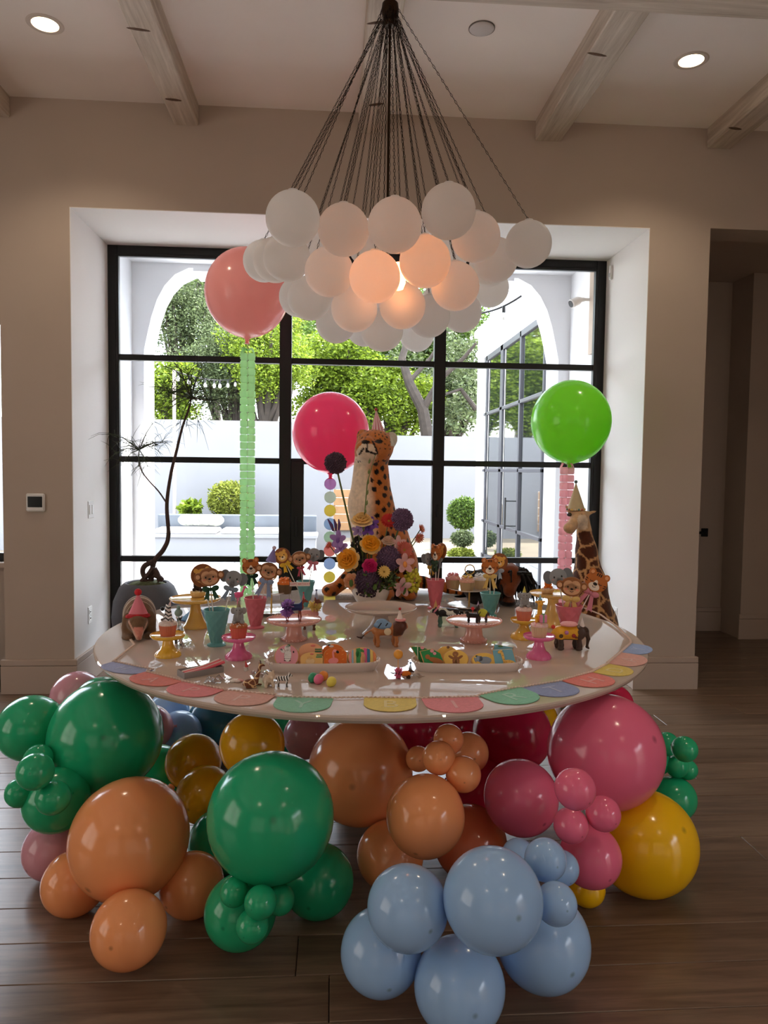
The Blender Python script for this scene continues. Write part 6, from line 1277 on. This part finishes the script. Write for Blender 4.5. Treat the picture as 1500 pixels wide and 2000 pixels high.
# ================================================================== flower bowl
P, kf = spot(724, 1182); fb = empty('flower_arrangement', (P[0], P[1], TZ), 'white bowl of mixed spring flowers with purple alliums', 'flowers')
def fp(px, py, y=0.): return np.array([(px-724)*kf, y, (1180-py)*kf])
rw = 37*kf; hb = 36*kf
MB().lathe([(0, 0), (rw*.5, 0), (rw*.6, .003), (rw*.85, hb*.35), (rw*.98, hb*.7), (rw, hb), (rw*.96, hb), (rw*.92, hb*.7), (rw*.5, .012), (0, .012)], 40).build('bowl', pm((232, 224, 214), .2, .5, coat=.3), fb)
MB().ball((0, 0, hb*.75), (rw*.9, rw*.9, hb*.3), 20, 10).build('moss', pm((66, 86, 40), .95, noise=.4, ns=60, bump=.8, bs=90), fb)
STEM = pm((96, 110, 60), .6); root = np.array([0, .0, hb*.7])
def stem(p, r=.0045, bend=(0, 0, 0)): MB().tube([root+np.array([p[0]*.15, p[1]*.2, 0]), (root+p)/2+np.array(bend)+np.array([p[0]*.08, 0, 0]), p], [r*1.1, r, r*.9], 6).build('stem', STEM, fb)
def allium(p, r, col, n=420):
    stem(p, .0055); m = MB(); g = (1+5**.5)/2
    for i in range(n):
        z = 1-2*(i+.5)/n; a = 2*PI*i/g; d = np.array([math.sqrt(1-z*z)*math.cos(a), math.sqrt(1-z*z)*math.sin(a), z]); rr_ = r*(.86+.16*rng.random()); c = p+d*rr_
        t = np.cross(d, [.3, .5, .8]); t /= np.linalg.norm(t); b = np.cross(d, t); s = r*.085
        m.add([c-t*s, c-b*s, c+t*s, c+b*s, c+d*s*1.1, c-d*r*.25], [(0, 1, 4), (1, 2, 4), (2, 3, 4), (3, 0, 4), (1, 0, 5), (2, 1, 5), (3, 2, 5), (0, 3, 5)])
    m.ball(tuple(p), r*.8, 16, 10); m.build('allium', pm(col, .8, noise=.35, ns=150), fb, smooth=False)
allium(fp(653, 904, .02), 21*kf, (94, 74, 92)); allium(fp(783, 1012, -.0), 22*kf, (124, 96, 130))
allium(fp(758, 1086, -.05), 24*kf, (112, 86, 116), 300); allium(fp(716, 1128, -.08), 26*kf, (98, 76, 100), 340)
def rose(p, r, col, rim, nrm=(0, -1, .35), name='rose'):
    stem(p); m = MB(); Q = Vector(nrm).to_track_quat('Z', 'Y').to_matrix().to_4x4()
    for ring, (n, tl, rr_, s) in enumerate(((3, .25, .12, .42), (5, .5, .28, .5), (6, .85, .46, .56), (7, 1.2, .66, .6))):
        for i in range(n):
            a = 2*PI*i/n+ring*.6; m.T = Matrix.Translation(Vector(p))@Q@Matrix.Rotation(a, 4, 'Z')@Matrix.Translation((rr_*r*.75, 0, r*(.25-.16*ring)))@Matrix.Rotation(tl, 4, 'Y')
            m.ball((0, 0, 0), (s*r*.16, s*r, s*r*.85), 10, 7)
    m.build(name, pm(col, .75, .2, noise=.15, ns=30, trl=.2), fb)
    m = MB()
    for i in range(7): a = 2*PI*i/7+.3; m.T = Matrix.Translation(Vector(p))@Q@Matrix.Rotation(a, 4, 'Z')@Matrix.Translation((.72*r, 0, -r*.42))@Matrix.Rotation(1.35, 4, 'Y'); m.ball((0, 0, 0), (.09*r, .5*r, .5*r), 10, 7)
    m.build('outer_petals', pm(rim, .75, .2, trl=.2), fb)
rose(fp(676, 1085, -.10), 20*kf, (246, 170, 48), (250, 214, 140), (-.35, -1, .25)); rose(fp(722, 1056, -.06), 18*kf, (248, 172, 40), (250, 210, 130), (.1, -1, .6)); rose(fp(705, 1009, -.02), 19*kf, (246, 206, 132), (250, 226, 180), (0, -.5, 1), 'ranunculus')
rose(fp(683, 1128, -.09), 14*kf, (232, 170, 128), (240, 196, 160), (-.5, -1, .2)); rose(fp(757, 1050, -.02), 12*kf, (238, 206, 178), (242, 220, 200), (0, -.6, 1))
rose(fp(720, 1098, -.12), 13*kf, (206, 34, 104), (222, 70, 130), (.1, -1, .1), 'carnation')
def daisy(p, r, col, n=18, nrm=(0, -1, .2), cen=(196, 150, 60), name='gerbera', thin=.13):
    stem(p, .003); Q = Vector(nrm).to_track_quat('Z', 'Y').to_matrix().to_4x4(); m = MB()
    for ly in range(2):
        for i in range(n): m.T = Matrix.Translation(Vector(p))@Q@Matrix.Rotation(2*PI*(i+ly*.5)/n, 4, 'Z')@Matrix.Rotation(-.15-.45*ly, 4, 'Y'); m.ball((r*.56, 0, 0), (r*.46, r*thin, r*.04), 8, 5)
    o = m.build(name, pm(col, .7, .2, trl=.25), fb); m = MB(); m.T = Matrix.Translation(Vector(p))@Q; m.ball((0, 0, r*.04), (r*.22, r*.22, r*.12), 10, 6).build('flower_centre', pm(cen, .9, bump=.6, bs=200), fb)
daisy(fp(820, 1030, -.0), 10*kf, (232, 146, 116), 14, (.9, -.5, .4)); daisy(fp(815, 1046, -.02), 12*kf, (236, 150, 120), 14, (.6, -.8, -.3)); daisy(fp(757, 1016, .0), 17*kf, (214, 62, 60), 20, (.1, -.8, .7)); daisy(fp(746, 1108, -.13), 13*kf, (244, 214, 130), 16, (.1, -1, .3), (150, 120, 50)); daisy(fp(786, 1070, -.04), 18*kf, (226, 128, 112), 20, (.5, -.9, .2)); daisy(fp(797, 1084, -.03), 13*kf, (220, 122, 96), 16, (.7, -.7, .1)); daisy(fp(643, 1062, -.04), 9*kf, (222, 112, 96), 12, (-.8, -.5, .5))
def orchid(p, r, col, lip, nrm=(.2, -1, .2), name='orchid'):
    stem(p, .003); Q = Vector(nrm).to_track_quat('Z', 'Y').to_matrix().to_4x4(); m = MB()
    for i in range(5): m.T = Matrix.Translation(Vector(p))@Q@Matrix.Rotation(2*PI*i/5+.3, 4, 'Z')@Matrix.Rotation(-.25, 4, 'Y'); m.ball((r*.55, 0, 0), (r*.55, r*.34, r*.07), 12, 6)
    m.build(name, pm(col, .6, .25, noise=.08, ns=40, trl=.25), fb); m = MB(); m.T = Matrix.Translation(Vector(p))@Q; m.ball((0, -r*.1, r*.15), (r*.22, r*.34, r*.2), 10, 7).build('lip', pm(lip, .6), fb)
orchid(fp(786, 1094, -.09), 19*kf, (236, 190, 190), (232, 150, 70), (.3, -1, .2)); orchid(fp(780, 1138, -.11), 19*kf, (236, 196, 196), (206, 130, 150), (.4, -1, -.1)); orchid(fp(776, 1058, -.02), 15*kf, (238, 200, 196), (226, 130, 130), (.2, -1, .4))
orchid(fp(660, 1050, -.05), 17*kf, (176, 140, 206), (120, 80, 160), (-.5, -1, .2), 'delphinium'); orchid(fp(664, 1064, -.06), 15*kf, (182, 146, 210), (130, 90, 170), (-.3, -1, .2), 'delphinium'); orchid(fp(716, 1030, -.0), 16*kf, (140, 96, 190), (90, 60, 150), (.1, -1, .4), 'iris'); orchid(fp(726, 1020, .0), 13*kf, (132, 88, 184), (90, 60, 150), (.4, -.8, .5), 'iris'); orchid(fp(697, 1034, -.01), 12*kf, (186, 160, 210), (140, 110, 170), (-.1, -1, .4), 'iris')
for q, dx in ((650, -3), (655, 4), (660, 8)):                      # dark buds of the delphinium
    a = fp(q, 1035); b = fp(q-8+dx, 1012); MB().tube([a, (a+b)/2+np.array([.004, 0, 0]), b], [.006, .009, .003], 6).build('bud', pm((96, 62, 112), .7), fb)
def cluster(p, rx, rz, n, s, col, name):
    m = MB()
    for i in range(n):
        d = rng.normal(size=3); d /= np.linalg.norm(d); q = p+d*np.array([rx, rx*.7, rz])*(.75+.3*rng.random()); m.ball(tuple(q), s*(.7+.6*rng.random()), 6, 4)
    m.build(name, pm(col, .8, noise=.2, ns=80), fb)
cluster(fp(803, 1128, -.06), 16*kf, 22*kf, 130, .008, (206, 200, 62), 'goldenrod'); cluster(fp(715, 1150, -.11), 20*kf, 8*kf, 80, .0045, (70, 52, 66), 'berry_spray'); cluster(fp(693, 1105, -.04), 16*kf, 22*kf, 120, .009, (58, 62, 48), 'dark_filler'); cluster(fp(700, 1070, .02), 14*kf, 24*kf, 110, .009, (60, 58, 52), 'dark_filler'); cluster(fp(735, 1120, -.03), 40*kf, 22*kf, 240, .009, (72, 82, 50), 'green_filler')
m = MB()
for i in range(46):
    a = fp(735+36*rng.normal()*.6, 1135+8*rng.normal(), -.1+.04*rng.normal()); d = rng.normal(size=3); d /= np.linalg.norm(d); m.T = Matrix.Translation(Vector(a))@Vector(d).to_track_quat('Z', 'Y').to_matrix().to_4x4(); m.ball((0, 0, .015), (.011, .003, .02), 8, 5)
m.build('leaves', pm((92, 124, 56), .6, trl=.2), fb)
a, b = fp(706, 1110, .0), fp(729, 886, -.04)
MB().tube([a, fp(710, 1000, -.02), fp(714, 940, -.04), b], [.004, .0035, .003, .0015], 6).build('tall_stem', pm((110, 128, 70), .6), fb)
for py_ in (905, 925, 945, 965, 985, 1000): c = fp(712+(1000-py_)*.05, py_, -.03); MB().align(c, c+np.array([.006 if py_ % 2 else -.006, 0, .03])).lathe([(0, 0), (.005, .008), (.006, .016), (0, .034)], 8).build('stem_bud', pm((120, 138, 76), .6), fb)
# ================================================================== potted tree in the bay
PY = 5.24; pk = mpp(ony(287, 1150, PY)); q = ony(287, 1150, PY); pt = empty('potted_tree', (q[0], PY, 0), 'thin bent tree with wispy needle leaves in a dark stone pot by the window', 'potted plant'); zr = ony(287, 1137, PY)[2]; rr_ = 40*pk; rb_ = 66*pk
MB().lathe([(0, 0), (rb_*.62, 0), (rb_*.72, .02), (rb_*.93, zr*.35), (rb_, zr*.66), (rb_*.95, zr*.82), (rb_*.78, zr*.955), (rr_*1.05, zr), (rr_*.93, zr-.004), (rr_*.9, zr-.05), (0, zr-.05)], 48).build('pot', pm((84, 84, 90), .75, noise=.2, ns=7, bump=.15, bs=40), pt)
MB().at((0, 0, zr-.02)).ball((0, 0, 0), (rr_*.9, rr_*.9, .03), 24, 10).build('moss', pm((76, 82, 44), .95, noise=.4, ns=50, bump=1., bs=70), pt)
TB = pm((70, 48, 40), .8, noise=.25, ns=40, bump=.5, bs=60)
def tp_(px, py, y=0.): v = ony(px, py, PY+y); return np.array([v[0]-q[0], y, v[2]])
def smooth(pts, n=8):
    P = [np.array(p) for p in pts]; P = [2*P[0]-P[1]]+P+[2*P[-1]-P[-2]]; o = []
    for i in range(1, len(P)-2):
        for j in range(n):
            t = j/n; a, b, c, d = P[i-1:i+3]; o.append(.5*((2*b)+(c-a)*t+(2*a-5*b+4*c-d)*t*t+(3*b-a-3*c+d)*t**3))
    return o+[P[-2]]
tk = smooth([tp_(294, 1138), tp_(297, 1118), tp_(302, 1095), tp_(320, 1072), tp_(329, 1045), tp_(326, 985), tp_(334, 925), tp_(345, 880), tp_(356, 835), tp_(370, 795), tp_(374, 776)])
MB().tube(tk, list(np.linspace(.021, .005, len(tk))), 9).build('trunk', TB, pt)
for a in (((286, 1136), (279, 1118), (283, 1105), (300, 1096)), ((312, 1136), (308, 1122), (301, 1110)), ((276, 1136), (290, 1122), (300, 1108)), ((318, 1134), (312, 1128), (300, 1122))):
    w = smooth([tp_(u, v, -.02) for u, v in a]); MB().tube(w, list(np.linspace(.016, .02, len(w))), 7).build('root', TB, pt)
br = smooth([tp_(325, 982), tp_(310, 960), tp_(290, 938), tp_(276, 918), tp_(271, 895), tp_(272, 878)]); MB().tube(br, list(np.linspace(.0055, .0035, len(br))), 6).build('branch', TB, pt)
NDL = pm((58, 68, 40), .7, trl=.15)
def needles(c, R, n, twigs, flat=.6):
    m = MB(); r = np.random.default_rng(int(abs(c[0])*1000))
    for t in range(twigs):
        d = r.normal(size=3); d[2] = d[2]*flat+.15; d /= np.linalg.norm(d); e_ = c+d*R*(.45+.4*r.random()); m.tube([c, (c+e_)/2+np.array([0, 0, .02]), e_], [.004, .003, .002], 4)
        for i in range(n):
            s = c+(e_-c)*(.35+.65*r.random()); v = d*.6+r.normal(size=3)*.7; v /= np.linalg.norm(v); l = R*(.28+.25*r.random()); m.tube([s, s+v*l*.55+np.array([0, 0, .006]), s+v*l+np.array([0, 0, -.035*r.random()])], [.0016, .0016, .0005], 3)
    m.build('needle_foliage', NDL, pt, ang=None, kind='stuff')
needles(tp_(374, 776), .34, 9, 16); needles(tp_(335, 768), .24, 8, 9); needles(tp_(412, 782), .24, 8, 9); needles(tp_(360, 742), .22, 8, 8); needles(tp_(272, 878), .30, 8, 15, .35)
for a, b in (((374, 778), (335, 768)), ((374, 778), (412, 782)), ((374, 778), (360, 742))): MB().tube([tp_(*a), tp_(*b)], [.007, .004], 5).build('twig', TB, pt)
